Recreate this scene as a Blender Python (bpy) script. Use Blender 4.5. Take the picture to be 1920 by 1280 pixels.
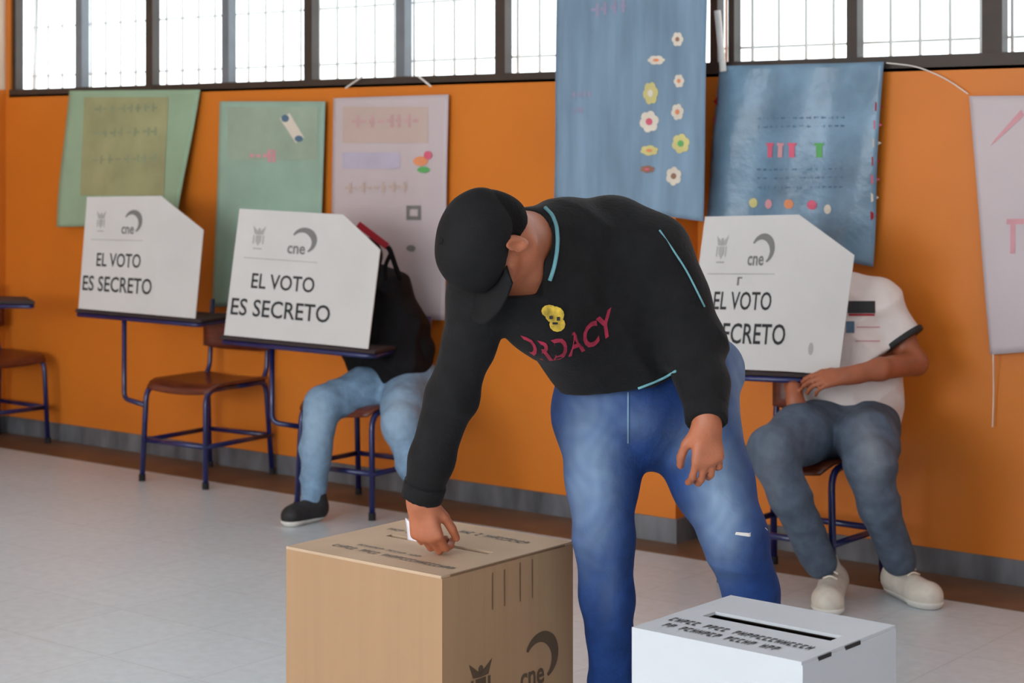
import bpy, math, random
import numpy as np
from mathutils import Vector
from mathutils.bvhtree import BVHTree

for o in list(bpy.data.objects):
    bpy.data.objects.remove(o)
SC = bpy.context.scene
COL = SC.collection
random.seed(7)

# ------------------------------------------------------------------ camera, world, light, exposure
YAW = math.radians(38.4)
FOC, CX, HY, EYE = 3500.0, 960.0, 284.0, 1.5
cam = bpy.data.cameras.new('camera')
cam.sensor_width = 36.0
cam.lens = FOC / 1920 * 36
cam.shift_y = -(640 - HY) / 1920
cam.clip_start = 0.05
cam.dof.use_dof = True
cam.dof.focus_distance = 4.1
cam.dof.aperture_fstop = 6.3
cob = bpy.data.objects.new('camera', cam)
COL.objects.link(cob)
cob.location = (0, 0, EYE)
cob.rotation_euler = (math.pi / 2, 0, YAW)
SC.camera = cob

w = bpy.data.worlds.new('world')
SC.world = w
w.use_nodes = True
bg = w.node_tree.nodes['Background']
bg.inputs[0].default_value = (0.90, 0.955, 1.0, 1)
bg.inputs[1].default_value = 3.2

RX0, RX1, RY0, RY1, RZ = -8.32, 2.6, -4.6, 6.14, 3.3      # the classroom


def area(name, loc, rot, sx, sy, power, col=(1, 1, 1), portal=False):
    l = bpy.data.lights.new(name, 'AREA')
    l.shape = 'RECTANGLE'
    l.size, l.size_y = sx, sy
    l.energy = power
    l.color = col
    if portal:
        l.cycles.is_portal = True
    o = bpy.data.objects.new(name, l)
    COL.objects.link(o)
    o.location = loc
    o.rotation_euler = rot
    return o


# daylight coming in by the row of windows in the wall behind the photographer
area('daylight_front_windows', (-2.8, RY0 + 0.12, 1.95), (math.radians(88), 0, 0), 7.0, 1.9, 248, (0.97, 0.985, 1.0))
area('portal_back_window', (-4.3, RY1 + 0.16, 2.4), (-math.pi / 2, 0, 0), 8.2, 1.25, 1, portal=True)

SC.view_settings.view_transform = 'Standard'
SC.view_settings.look = 'None'
SC.view_settings.gamma = 1
SC.view_settings.use_curve_mapping = False
SC.view_settings.exposure = 0.22
SC.cycles.use_denoising = True
SC.cycles.max_bounces = 8
SC.cycles.diffuse_bounces = 5
SC.cycles.sample_clamp_indirect = 6

# ------------------------------------------------------------------ coordinates
CS, SN = math.cos(YAW), math.sin(YAW)


def W(c):
    """camera-frame points (right, forward, height) to world"""
    c = np.asarray(c, float)
    x = c[..., 0] * CS - c[..., 1] * SN
    y = c[..., 0] * SN + c[..., 1] * CS
    return np.stack([x, y, c[..., 2]], -1)


def C(px, py, z):
    return np.array([(px - CX) / FOC * z, z, EYE + (HY - py) / FOC * z])


def CW(p):
    p = np.asarray(p, float)
    return np.stack([p[..., 0] * CS + p[..., 1] * SN, -p[..., 0] * SN + p[..., 1] * CS, p[..., 2]], -1)


def P(px, py, z):
    return W(C(px, py, z))


def onY(px, py, Y):
    t = (px - CX) / FOC
    return P(px, py, Y / (CS + SN * t))


# ------------------------------------------------------------------ materials
def lin(c):
    return tuple((v / 255 / 12.92) if v / 255 <= 0.04045 else ((v / 255 + 0.055) / 1.055) ** 2.4 for v in c)


def mat(name, rgb, rough=0.6, metal=0.0, var=0.06, scale=8.0, bump=0.0, bscale=60.0, coat=0.0, spec=0.5, stretch=(1, 1, 1), sheen=0.0):
    m = bpy.data.materials.new(name)
    m.use_nodes = True
    nt = m.node_tree
    b = nt.nodes['Principled BSDF']
    b.inputs['Roughness'].default_value = rough
    b.inputs['Metallic'].default_value = metal
    b.inputs['Coat Weight'].default_value = coat
    b.inputs['Specular IOR Level'].default_value = spec
    b.inputs['Sheen Weight'].default_value = sheen
    c = lin(rgb)
    tc = nt.nodes.new('ShaderNodeTexCoord')
    mp = nt.nodes.new('ShaderNodeMapping')
    mp.inputs['Scale'].default_value = stretch
    nt.links.new(tc.outputs['Object'], mp.inputs[0])
    n = nt.nodes.new('ShaderNodeTexNoise')
    n.inputs['Scale'].default_value = scale
    n.inputs['Detail'].default_value = 5
    nt.links.new(mp.outputs[0], n.inputs['Vector'])
    r = nt.nodes.new('ShaderNodeValToRGB')
    r.color_ramp.elements[0].position = 0.3
    r.color_ramp.elements[1].position = 0.7
    r.color_ramp.elements[0].color = tuple(max(0, v * (1 - var * 2)) for v in c) + (1,)
    r.color_ramp.elements[1].color = tuple(min(1, v * (1 + var * 2)) for v in c) + (1,)
    nt.links.new(n.outputs[0], r.inputs[0])
    nt.links.new(r.outputs[0], b.inputs['Base Color'])
    if bump:
        n2 = nt.nodes.new('ShaderNodeTexNoise')
        n2.inputs['Scale'].default_value = bscale
        n2.inputs['Detail'].default_value = 4
        nt.links.new(mp.outputs[0], n2.inputs['Vector'])
        bp = nt.nodes.new('ShaderNodeBump')
        bp.inputs['Strength'].default_value = bump
        bp.inputs['Distance'].default_value = 0.01
        nt.links.new(n2.outputs[0], bp.inputs['Height'])
        nt.links.new(bp.outputs[0], b.inputs['Normal'])
    return m


def fade_mat(name, dark, light, rough=0.8):
    """cloth whose worn patches are stored in the float attribute 'fade'"""
    m = mat(name, dark, rough, var=0.1, scale=25, bump=0.25, bscale=90, spec=0.2)
    nt = m.node_tree
    b = nt.nodes['Principled BSDF']
    src = b.inputs['Base Color'].links[0].from_socket
    at = nt.nodes.new('ShaderNodeAttribute')
    at.attribute_name = 'fade'
    mx = nt.nodes.new('ShaderNodeMix')
    mx.data_type = 'RGBA'
    nt.links.new(at.outputs['Fac'], mx.inputs[0])
    nt.links.new(src, mx.inputs[6])
    mx.inputs[7].default_value = lin(light) + (1,)
    nt.links.new(mx.outputs[2], b.inputs['Base Color'])
    return m


M = {}
M['wall'] = mat('orange_wall_paint', (212, 120, 36), 0.42, var=0.03, scale=1.7, bump=0.05, bscale=14, spec=0.4)
M['beige'] = mat('beige_upper_wall', (214, 190, 165), 0.7, var=0.03)
M['pale'] = mat('pale_wall_paint', (222, 226, 230), 0.8, var=0.02)
M['ceil'] = mat('white_ceiling_paint', (230, 232, 234), 0.9, var=0.02)
M['base'] = mat('grey_baseboard_tile', (98, 100, 104), 0.45, var=0.25, scale=9, stretch=(1, 1, 0.3))
M['border'] = mat('brown_floor_border', (112, 84, 62), 0.5, var=0.12, scale=6)
M['frame'] = mat('dark_brown_window_frame', (58, 46, 38), 0.5, var=0.1)
M['frameg'] = mat('grey_window_mullion', (112, 118, 124), 0.5, var=0.05)
M['grille'] = mat('pale_grille_paint', (225, 225, 222), 0.6, var=0.02)
M['navy'] = mat('navy_tube_paint', (24, 30, 84), 0.35, var=0.15, scale=20, coat=0.3)
M['wood'] = mat('red_brown_seat_wood', (104, 46, 26), 0.4, var=0.18, scale=9, stretch=(1, 6, 6), coat=0.2)
M['board'] = mat('dark_brown_board', (44, 28, 28), 0.7, var=0.15, scale=8, stretch=(1, 6, 6))
M['rubber'] = mat('black_rubber', (24, 24, 26), 0.8)
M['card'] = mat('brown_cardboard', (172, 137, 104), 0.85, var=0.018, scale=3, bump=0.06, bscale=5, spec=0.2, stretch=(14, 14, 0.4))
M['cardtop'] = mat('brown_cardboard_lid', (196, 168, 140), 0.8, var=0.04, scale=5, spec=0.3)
M['cardw'] = mat('white_cardboard', (200, 203, 207), 0.7, var=0.015, scale=4, spec=0.3)
M['panel'] = mat('white_booth_card', (208, 204, 200), 0.7, var=0.02, scale=4, spec=0.3)
M['inkk'] = mat('black_print_ink', (34, 34, 36), 0.7)
M['inkg'] = mat('grey_print_ink', (120, 118, 114), 0.7)
M['inkl'] = mat('pale_grey_print_ink', (168, 165, 160), 0.7)
M['inkb'] = mat('brown_print_ink', (92, 72, 52), 0.7)
M['boxshade'] = mat('painted_box_shade', (52, 44, 38), 0.9)  # shade within the ballot boxes, put into the colour
M['crease'] = mat('brown_card_crease', (122, 92, 64), 0.9)
M['paper'] = mat('white_ballot_paper', (238, 240, 250), 0.6, var=0.01)
M['skin'] = mat('warm_brown_skin', (176, 104, 72), 0.5, var=0.07, scale=18, bump=0.08, bscale=160)
M['skin2'] = mat('brown_skin', (158, 88, 56), 0.5, var=0.07, scale=18, bump=0.08, bscale=160)
M['hair'] = mat('black_hair', (12, 10, 10), 0.8, var=0.2, scale=60, spec=0.15, bump=0.4, bscale=200)
M['eye'] = mat('eye_white', (225, 220, 212), 0.2, var=0.01)
M['lip'] = mat('lip', (150, 82, 74), 0.5)
M['black'] = mat('black_sweater_knit', (22, 21, 22), 0.85, var=0.12, scale=30, bump=0.2, bscale=120, spec=0.25, sheen=0.03)
M['capb'] = mat('black_cap_cotton', (20, 19, 20), 0.8, var=0.1, scale=30, bump=0.15, bscale=200, spec=0.25)
M['teal'] = mat('teal_trim_and_highlight', (104, 158, 166), 0.7)  # collar and hem trim, also the painted sleeve highlight
M['denim'] = fade_mat('blue_denim', (26, 56, 112), (146, 170, 194))
M['denim2'] = fade_mat('pale_blue_denim', (118, 146, 172), (168, 190, 208))
M['denim3'] = fade_mat('grey_blue_denim', (84, 96, 112), (138, 144, 152))
M['jacket'] = mat('black_jacket_cloth', (15, 14, 17), 0.8, var=0.2, scale=14, bump=0.3, bscale=50, spec=0.2)
M['tee'] = mat('white_shirt_jersey', (226, 214, 208), 0.8, var=0.03, scale=10, bump=0.1, bscale=60, spec=0.2)
M['shoek'] = mat('black_shoe_mesh', (34, 32, 34), 0.7, var=0.2, scale=40)
M['shoew'] = mat('off_white_shoe_leather', (212, 204, 190), 0.6, var=0.06, scale=20)
M['sole'] = mat('white_shoe_sole', (222, 218, 210), 0.6)
M['red'] = mat('dark_red_webbing', (165, 22, 38), 0.7)
M['maroon'] = mat('maroon_print', (160, 34, 62), 0.7, var=0.15, scale=50)
M['yellow'] = mat('yellow_print', (206, 172, 58), 0.7, var=0.25, scale=60)
M['green1'] = mat('sage_green_paper', (150, 178, 148), 0.7, var=0.03, scale=5)
M['olive'] = mat('olive_drawing', (158, 160, 118), 0.7, var=0.08, scale=5)
M['green2'] = mat('mint_green_paper', (150, 178, 160), 0.7, var=0.05, scale=5)
M['greywash'] = mat('grey_green_wash', (156, 174, 154), 0.7, var=0.05, scale=6)
M['pinkp'] = mat('pale_pink_paper', (198, 184, 186), 0.6, var=0.02, scale=3)
M['pinkw'] = mat('beige_wash', (196, 174, 164), 0.6, var=0.02, scale=3)
M['pinkl'] = mat('lilac_wash', (186, 178, 196), 0.6, var=0.03, scale=12)
M['blue1'] = mat('grey_blue_cloth', (120, 146, 168), 0.7, var=0.10, scale=4, stretch=(3, 3, 0.5), bump=0.25, bscale=10)
M['blue2'] = mat('crinkled_blue_plastic', (112, 142, 164), 0.35, var=0.14, scale=5, bump=0.6, bscale=14)
M['inkblue'] = mat('dark_blue_marker', (84, 112, 136), 0.7)
M['pink'] = mat('pink_paper_trim', (214, 96, 120), 0.7)
M['pinkf'] = mat('faded_pink_marker', (208, 150, 156), 0.7)
M['greenf'] = mat('green_marker', (96, 170, 96), 0.7)
M['orangef'] = mat('orange_marker', (224, 142, 96), 0.7)
M['fgreen'] = mat('faint_green_marks', (140, 152, 118), 0.7)
M['fpink'] = mat('faint_pink_marks', (198, 160, 158), 0.7)
M['fblue'] = mat('faint_violet_marks', (146, 142, 168), 0.7)
M['cream'] = mat('cream_paper', (222, 212, 196), 0.7)
M['mustard'] = mat('mustard_paper', (206, 196, 130), 0.7)
M['brownf'] = mat('brown_flower', (150, 110, 92), 0.7)
M['string'] = mat('white_string', (226, 220, 212), 0.7)
M['bluecap'] = mat('blue_tape', (120, 160, 220), 0.6)


def floor_mat():
    m = mat('pale_terrazzo_tiles', (206, 215, 219), 0.32, var=0.03, scale=26, spec=0.6)
    nt = m.node_tree
    b = nt.nodes['Principled BSDF']
    src = b.inputs['Base Color'].links[0].from_socket
    tc = nt.nodes.new('ShaderNodeTexCoord')
    br = nt.nodes.new('ShaderNodeTexBrick')
    br.offset = 0
    br.inputs['Scale'].default_value = 1
    br.inputs['Brick Width'].default_value = 0.4
    br.inputs['Row Height'].default_value = 0.4
    br.inputs['Mortar Size'].default_value = 0.003
    br.inputs['Color1'].default_value = (1, 1, 1, 1)
    br.inputs['Color2'].default_value = (0.965, 0.965, 0.965, 1)
    br.inputs['Mortar'].default_value = (0.86, 0.85, 0.84, 1)
    nt.links.new(tc.outputs['Object'], br.inputs['Vector'])
    mx = nt.nodes.new('ShaderNodeMix')
    mx.data_type = 'RGBA'
    mx.blend_type = 'MULTIPLY'
    mx.inputs[0].default_value = 1
    nt.links.new(src, mx.inputs[6])
    nt.links.new(br.outputs['Color'], mx.inputs[7])
    nt.links.new(mx.outputs[2], b.inputs['Base Color'])
    return m


M['floor'] = floor_mat()


def glass_mat():
    m = bpy.data.materials.new('window_glass')
    m.use_nodes = True
    nt = m.node_tree
    nt.nodes.remove(nt.nodes['Principled BSDF'])
    out = nt.nodes['Material Output']
    tr = nt.nodes.new('ShaderNodeBsdfTransparent')
    tr.inputs[0].default_value = (0.95, 0.97, 0.97, 1)
    gl = nt.nodes.new('ShaderNodeBsdfGlossy')
    gl.inputs['Roughness'].default_value = 0.05
    mx = nt.nodes.new('ShaderNodeMixShader')
    mx.inputs[0].default_value = 0.06
    nt.links.new(tr.outputs[0], mx.inputs[1])
    nt.links.new(gl.outputs[0], mx.inputs[2])
    nt.links.new(mx.outputs[0], out.inputs[0])
    return m


M['glass'] = glass_mat()

# ------------------------------------------------------------------ object helpers
ORG = {}


def link(name, me, m, parent=None, origin=None):
    o = bpy.data.objects.new(name, me)
    COL.objects.link(o)
    if m is not None:
        me.materials.append(m)
    if parent is not None:
        o.parent = parent
        ORG[o] = ORG[parent]
    else:
        ORG[o] = np.array(origin if origin is not None else (0, 0, 0), float)
        o.location = ORG[o]
    return o


def mk(name, v, f, m, parent=None, origin=None, smooth=False):
    """v in world coordinates"""
    v = np.asarray(v, float)
    if parent is None and origin is None:
        origin = (float(v[:, 0].mean()), float(v[:, 1].mean()), float(v[:, 2].min()))
    og = ORG[parent] if parent is not None else np.array(origin, float)
    me = bpy.data.meshes.new(name)
    vl = (v - og)
    if isinstance(f, np.ndarray) and f.ndim == 2:
        n, k = f.shape
        me.vertices.add(len(vl))
        me.vertices.foreach_set('co', vl.astype(np.float32).ravel())
        me.loops.add(n * k)
        me.loops.foreach_set('vertex_index', f.astype(np.int32).ravel())
        me.polygons.add(n)
        me.polygons.foreach_set('loop_start', np.arange(0, n * k, k, dtype=np.int32))
        me.update(calc_edges=True)
        me.validate()
    else:
        me.from_pydata(vl.tolist(), [], [list(map(int, q)) for q in f])
        me.update()
    if smooth:
        me.polygons.foreach_set('use_smooth', [True] * len(me.polygons))
    return link(name, me, m, parent, og)


def empty(name, loc):
    o = bpy.data.objects.new(name, None)
    COL.objects.link(o)
    o.location = loc
    o.empty_display_size = 0.1
    ORG[o] = np.array(loc, float)
    return o


def tag(o, label=None, cat=None, group=None, kind=None):
    if label:
        o['label'] = label
    if cat:
        o['category'] = cat
    if group:
        o['group'] = group
    if kind:
        o['kind'] = kind
    return o


def bevel(o, w_=0.004, seg=2):
    b = o.modifiers.new('bevel', 'BEVEL')
    b.width = w_
    b.segments = seg
    b.limit_method = 'ANGLE'
    return o


def solid(o, t=0.003):
    s = o.modifiers.new('solid', 'SOLIDIFY')
    s.thickness = t
    s.offset = 0
    return o


class MB:
    def __init__(s):
        s.v, s.f = [], []

    def add(s, v, f):
        b = len(s.v)
        s.v += [tuple(map(float, p)) for p in v]
        s.f += [[b + i for i in q] for q in f]
        return s

    def box(s, x0, x1, y0, y1, z0, z1):
        v = [(x, y, z) for z in (z0, z1) for y in (y0, y1) for x in (x0, x1)]
        return s.add(v, [(0, 2, 3, 1), (4, 5, 7, 6), (0, 1, 5, 4), (2, 6, 7, 3), (0, 4, 6, 2), (1, 3, 7, 5)])

    def slab(s, quad, t):
        """prism: four world corners, thickness along -normal"""
        q = [np.array(p, float) for p in quad]
        n = np.cross(q[1] - q[0], q[3] - q[0])
        n /= np.linalg.norm(n)
        v = q + [p - n * t for p in q]
        return s.add(v, [(0, 1, 2, 3), (7, 6, 5, 4), (0, 4, 5, 1), (1, 5, 6, 2), (2, 6, 7, 3), (3, 7, 4, 0)])

    def poly(s, pts, t, n):
        """extruded polygon"""
        k = len(pts)
        pts = [np.array(p, float) for p in pts]
        v = pts + [p - np.array(n) * t for p in pts]
        return s.add(v, [list(range(k)), list(range(2 * k - 1, k - 1, -1))] + [(i, k + i, k + (i + 1) % k, (i + 1) % k) for i in range(k)])

    def tube(s, pts, r, seg=10, round_=0.04):
        pts = [np.array(p, float) for p in pts]
        q = [pts[0]]
        for i in range(1, len(pts) - 1):
            a, b, c = pts[i - 1], pts[i], pts[i + 1]
            la, lc = np.linalg.norm(a - b), np.linalg.norm(c - b)
            d = min(round_, la * 0.45, lc * 0.45)
            pa, pc = b + (a - b) / la * d, b + (c - b) / lc * d
            for k in range(6):
                t = k / 5
                q.append((1 - t) ** 2 * pa + 2 * t * (1 - t) * b + t * t * pc)
        q.append(pts[-1])
        n = len(q)
        base = len(s.v)
        up = None
        for i in range(n):
            d = q[min(i + 1, n - 1)] - q[max(i - 1, 0)]
            d /= np.linalg.norm(d) + 1e-9
            if up is None:
                up = np.array([0, 0, 1.0]) if abs(d[2]) < 0.9 else np.array([1.0, 0, 0])
            a = np.cross(d, up)
            a /= np.linalg.norm(a) + 1e-9
            b = np.cross(a, d)
            up = b
            for k in range(seg):
                t = 2 * math.pi * k / seg
                s.v.append(tuple(q[i] + r * (math.cos(t) * a + math.sin(t) * b)))
        for i in range(n - 1):
            for k in range(seg):
                k2 = (k + 1) % seg
                s.f.append([base + i * seg + k, base + i * seg + k2, base + (i + 1) * seg + k2, base + (i + 1) * seg + k])
        s.f.append([base + k for k in range(seg)][::-1])
        s.f.append([base + (n - 1) * seg + k for k in range(seg)])
        return s

    def build(s, name, m, parent=None, origin=None, smooth=False):
        return mk(name, np.array(s.v), s.f, m, parent, origin, smooth)


# ------------------------------------------------------------------ implicit surfaces (bodies, clothes), worked in the camera frame
class F:
    def __init__(s, lo, hi, h):
        s.lo, s.h = np.array(lo, float), h
        s.n = np.ceil((np.array(hi) - s.lo) / h).astype(int) + 1
        s.D = np.full(s.n, 1.0, np.float32)

    def reg(s, lo, hi):
        a = np.clip(np.floor((np.array(lo) - s.lo) / s.h).astype(int), 0, s.n)
        b = np.clip(np.ceil((np.array(hi) - s.lo) / s.h).astype(int) + 1, 0, s.n)
        if (b <= a).any():
            return None, None
        sl = tuple(slice(int(i), int(j)) for i, j in zip(a, b))
        ax = [(s.lo[k] + s.h * np.arange(a[k], b[k])).astype(np.float32) for k in range(3)]
        return sl, (ax[0][:, None, None], ax[1][None, :, None], ax[2][None, None, :])

    def mix(s, sl, d, k):
        D = s.D[sl]
        if k > 0:
            h = np.clip(k - np.abs(D - d), 0, None) / k
            s.D[sl] = np.minimum(D, d) - h * h * k * 0.25
        else:
            s.D[sl] = np.minimum(D, d)

    def cone(s, a, b, ra, rb, k=0.03):
        a, b = np.array(a, float), np.array(b, float)
        m = max(ra, rb) + k + 4 * s.h
        sl, g = s.reg(np.minimum(a, b) - m, np.maximum(a, b) + m)
        if sl is None:
            return s
        ba = b - a
        L = float(ba @ ba) + 1e-12
        t = np.clip(((g[0] - a[0]) * ba[0] + (g[1] - a[1]) * ba[1] + (g[2] - a[2]) * ba[2]) / L, 0, 1)
        d = np.sqrt((g[0] - a[0] - t * ba[0]) ** 2 + (g[1] - a[1] - t * ba[1]) ** 2 + (g[2] - a[2] - t * ba[2]) ** 2) - (ra + t * (rb - ra))
        s.mix(sl, d, k)
        return s

    def chain(s, pts, k=0.03, dr=0.0, sc=1.0):
        for (a, ra), (b, rb) in zip(pts[:-1], pts[1:]):
            s.cone(a, b, ra * sc + dr, rb * sc + dr, k)
        return s

    def ell_d(s, c, r, ax, pad):
        c, r = np.array(c, float), np.array(r, float)
        m = max(r) + pad
        sl, g = s.reg(c - m, c + m)
        if sl is None:
            return None, None
        A = np.array(ax, float)
        q = [(g[0] - c[0]) * A[i][0] + (g[1] - c[1]) * A[i][1] + (g[2] - c[2]) * A[i][2] for i in range(3)]
        k0 = np.sqrt(sum((q[i] / r[i]) ** 2 for i in range(3)))
        k1 = np.sqrt(sum((q[i] / r[i] ** 2) ** 2 for i in range(3))) + 1e-6
        return sl, k0 * (k0 - 1) / k1

    def ell(s, c, r, ax=((1, 0, 0), (0, 1, 0), (0, 0, 1)), k=0.02):
        sl, d = s.ell_d(c, r, ax, k + 4 * s.h)
        if sl is not None:
            s.mix(sl, d, k)
        return s

    def sub(s, c, r, ax=((1, 0, 0), (0, 1, 0), (0, 0, 1)), k=0.008):
        sl, d = s.ell_d(c, r, ax, k + 4 * s.h)
        if sl is not None:
            D = s.D[sl]
            h = np.clip(k - np.abs(D + d), 0, None) / k
            s.D[sl] = np.maximum(D, -d) + h * h * k * 0.25
        return s

    def subcone(s, a, b, ra, rb, k=0.006):
        a, b = np.array(a, float), np.array(b, float)
        m = max(ra, rb) + k + 4 * s.h
        sl, g = s.reg(np.minimum(a, b) - m, np.maximum(a, b) + m)
        ba = b - a
        L = float(ba @ ba) + 1e-12
        t = np.clip(((g[0] - a[0]) * ba[0] + (g[1] - a[1]) * ba[1] + (g[2] - a[2]) * ba[2]) / L, 0, 1)
        d = np.sqrt((g[0] - a[0] - t * ba[0]) ** 2 + (g[1] - a[1] - t * ba[1]) ** 2 + (g[2] - a[2] - t * ba[2]) ** 2) - (ra + t * (rb - ra))
        D = s.D[sl]
        h = np.clip(k - np.abs(D + d), 0, None) / k
        s.D[sl] = np.maximum(D, -d) + h * h * k * 0.25
        return s

    def cut(s, p, n, rad=None):
        """keep the side against n"""
        p, n = np.array(p, float), np.array(n, float)
        n = n / np.linalg.norm(n)
        if rad is None:
            sl, g = s.reg(s.lo - 1, s.lo + s.h * s.n + 1)
        else:
            sl, g = s.reg(p - np.array(rad), p + np.array(rad))
        d = (g[0] - p[0]) * n[0] + (g[1] - p[1]) * n[1] + (g[2] - p[2]) * n[2]
        s.D[sl] = np.maximum(s.D[sl], d)
        return s

    def folds(s, amp, freq, seed, dirs=None):
        rs = np.random.RandomState(seed)
        sl, g = s.reg(s.lo - 1, s.lo + s.h * s.n + 1)
        acc = 0
        for i in range(4):
            k = rs.normal(size=3)
            if dirs is not None:
                k = np.array(dirs) + 0.35 * k
            k = k / np.linalg.norm(k) * freq * (0.7 + 0.6 * rs.rand())
            k2 = rs.normal(size=3) * freq * 0.35
            ph = rs.rand() * 6
            acc = acc + np.sin(g[0] * k[0] + g[1] * k[1] + g[2] * k[2] + ph + 1.3 * np.sin(g[0] * k2[0] + g[1] * k2[1] + g[2] * k2[2]))
        s.D += (amp * acc / 2).astype(np.float32)
        return s

    def creases(s, amp, freq, seed, dirs, spread=0.5, centers=None):
        """sharp-edged cloth creases, strongest near the given centres"""
        rs = np.random.RandomState(seed)
        sl, g = s.reg(s.lo - 1, s.lo + s.h * s.n + 1)
        acc = 0
        for i in range(3):
            k = unit(np.array(dirs) + spread * rs.normal(size=3)) * freq * (0.7 + 0.7 * rs.rand())
            k2 = rs.normal(size=3) * freq * 0.22
            k3 = rs.normal(size=3) * freq * 0.5
            ph = rs.rand() * 6
            wv = g[0] * k[0] + g[1] * k[1] + g[2] * k[2] + ph + 1.6 * np.sin(g[0] * k2[0] + g[1] * k2[1] + g[2] * k2[2])
            am = 0.5 + 0.5 * np.sin(g[0] * k3[0] + g[1] * k3[1] + g[2] * k3[2] + ph)
            acc = acc + (1 - np.abs(np.sin(wv))) ** 2 * am
        if centers is not None:
            wt = 0.25
            for c, rad in centers:
                d2 = ((g[0] - c[0]) ** 2 + (g[1] - c[1]) ** 2 + (g[2] - c[2]) ** 2) / rad ** 2
                wt = np.maximum(wt, np.exp(-d2))
            acc = acc * wt
        s.D -= (amp * acc).astype(np.float32)
        return s

    def mesh(s):
        D = s.D
        D[0], D[-1] = 1, 1
        D[:, 0], D[:, -1] = 1, 1
        D[:, :, 0], D[:, :, -1] = 1, 1
        S = D < 0
        nx, ny, nz = D.shape
        c = np.zeros((nx - 1, ny - 1, nz - 1), np.int8)
        for i in (0, 1):
            for j in (0, 1):
                for k in (0, 1):
                    c += S[i:nx - 1 + i, j:ny - 1 + j, k:nz - 1 + k]
        act = (c > 0) & (c < 8)
        I = np.argwhere(act)
        idx = np.full(c.shape, -1, np.int64)
        idx[act] = np.arange(len(I))
        pos = np.zeros((len(I), 3))
        cnt = np.zeros(len(I))
        cor = [(i, j, k) for i in (0, 1) for j in (0, 1) for k in (0, 1)]
        for a in cor:
            for ax in range(3):
                if a[ax] == 0:
                    b = list(a)
                    b[ax] = 1
                    va = D[I[:, 0] + a[0], I[:, 1] + a[1], I[:, 2] + a[2]]
                    vb = D[I[:, 0] + b[0], I[:, 1] + b[1], I[:, 2] + b[2]]
                    m = (va < 0) != (vb < 0)
                    t = np.where(m, va / np.where(m, va - vb, 1), 0)
                    p = np.tile(np.array(a, float), (len(I), 1))
                    p[:, ax] = t
                    pos += p * m[:, None]
                    cnt += m
        V = (I + pos / cnt[:, None]) * s.h + s.lo
        Q = []
        for ax in range(3):
            o1, o2 = (ax + 1) % 3, (ax + 2) % 3
            A = [slice(1, -1)] * 3
            A[ax] = slice(0, -1)
            Bs = [slice(1, -1)] * 3
            Bs[ax] = slice(1, None)
            sa, sb = S[tuple(A)], S[tuple(Bs)]
            E = np.argwhere(sa != sb)
            flip = sa[tuple(E.T)]
            off = np.array([1, 1, 1])
            off[ax] = 0
            E = E + off
            qs = []
            for d1, d2 in ((-1, -1), (0, -1), (0, 0), (-1, 0)):
                e = E.copy()
                e[:, o1] += d1
                e[:, o2] += d2
                qs.append(idx[e[:, 0], e[:, 1], e[:, 2]])
            q = np.stack(qs, 1)
            q[~flip] = q[~flip][:, ::-1]
            Q.append(q)
        Q = np.concatenate(Q)
        Q = Q[(Q >= 0).all(1)]
        # one light smoothing pass
        for _ in range(2):
            acc = np.zeros_like(V)
            n = np.zeros(len(V))
            for a, b in ((0, 1), (1, 2), (2, 3), (3, 0)):
                np.add.at(acc, Q[:, a], V[Q[:, b]])
                np.add.at(acc, Q[:, b], V[Q[:, a]])
                np.add.at(n, Q[:, a], 1)
                np.add.at(n, Q[:, b], 1)
            V = V * 0.6 + 0.4 * acc / np.maximum(n, 1)[:, None]
        return V, Q

    def build(s, name, m, parent=None, origin=None, fade=None):
        V, Q = s.mesh()
        o = mk(name, W(V), Q, m, parent, origin, smooth=True)
        if fade is not None:
            a = o.data.attributes.new('fade', 'FLOAT', 'POINT')
            val = np.zeros(len(V))
            rs = np.random.RandomState(3)
            for c, r, st in fade:
                d = ((V - np.array(c)) ** 2 / np.array(r) ** 2).sum(1)
                val = np.maximum(val, st * np.exp(-d))
            val *= 0.88 + 0.12 * np.sin(V[:, 0] * 120 + 3 * np.sin(V[:, 2] * 33)) * np.sin(V[:, 2] * 61 + 2.5 * np.sin(V[:, 0] * 47))
            val *= 0.95 + 0.05 * np.sin(V[:, 2] * 90 + 3 * np.sin(V[:, 0] * 38 + 2 * np.sin(V[:, 2] * 21)))
            if len(o.data.vertices) == len(V):
                a.data.foreach_set('value', np.clip(val, 0, 1).astype(np.float32))
        return o


def unit(v):
    v = np.array(v, float)
    return v / np.linalg.norm(v)


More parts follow.
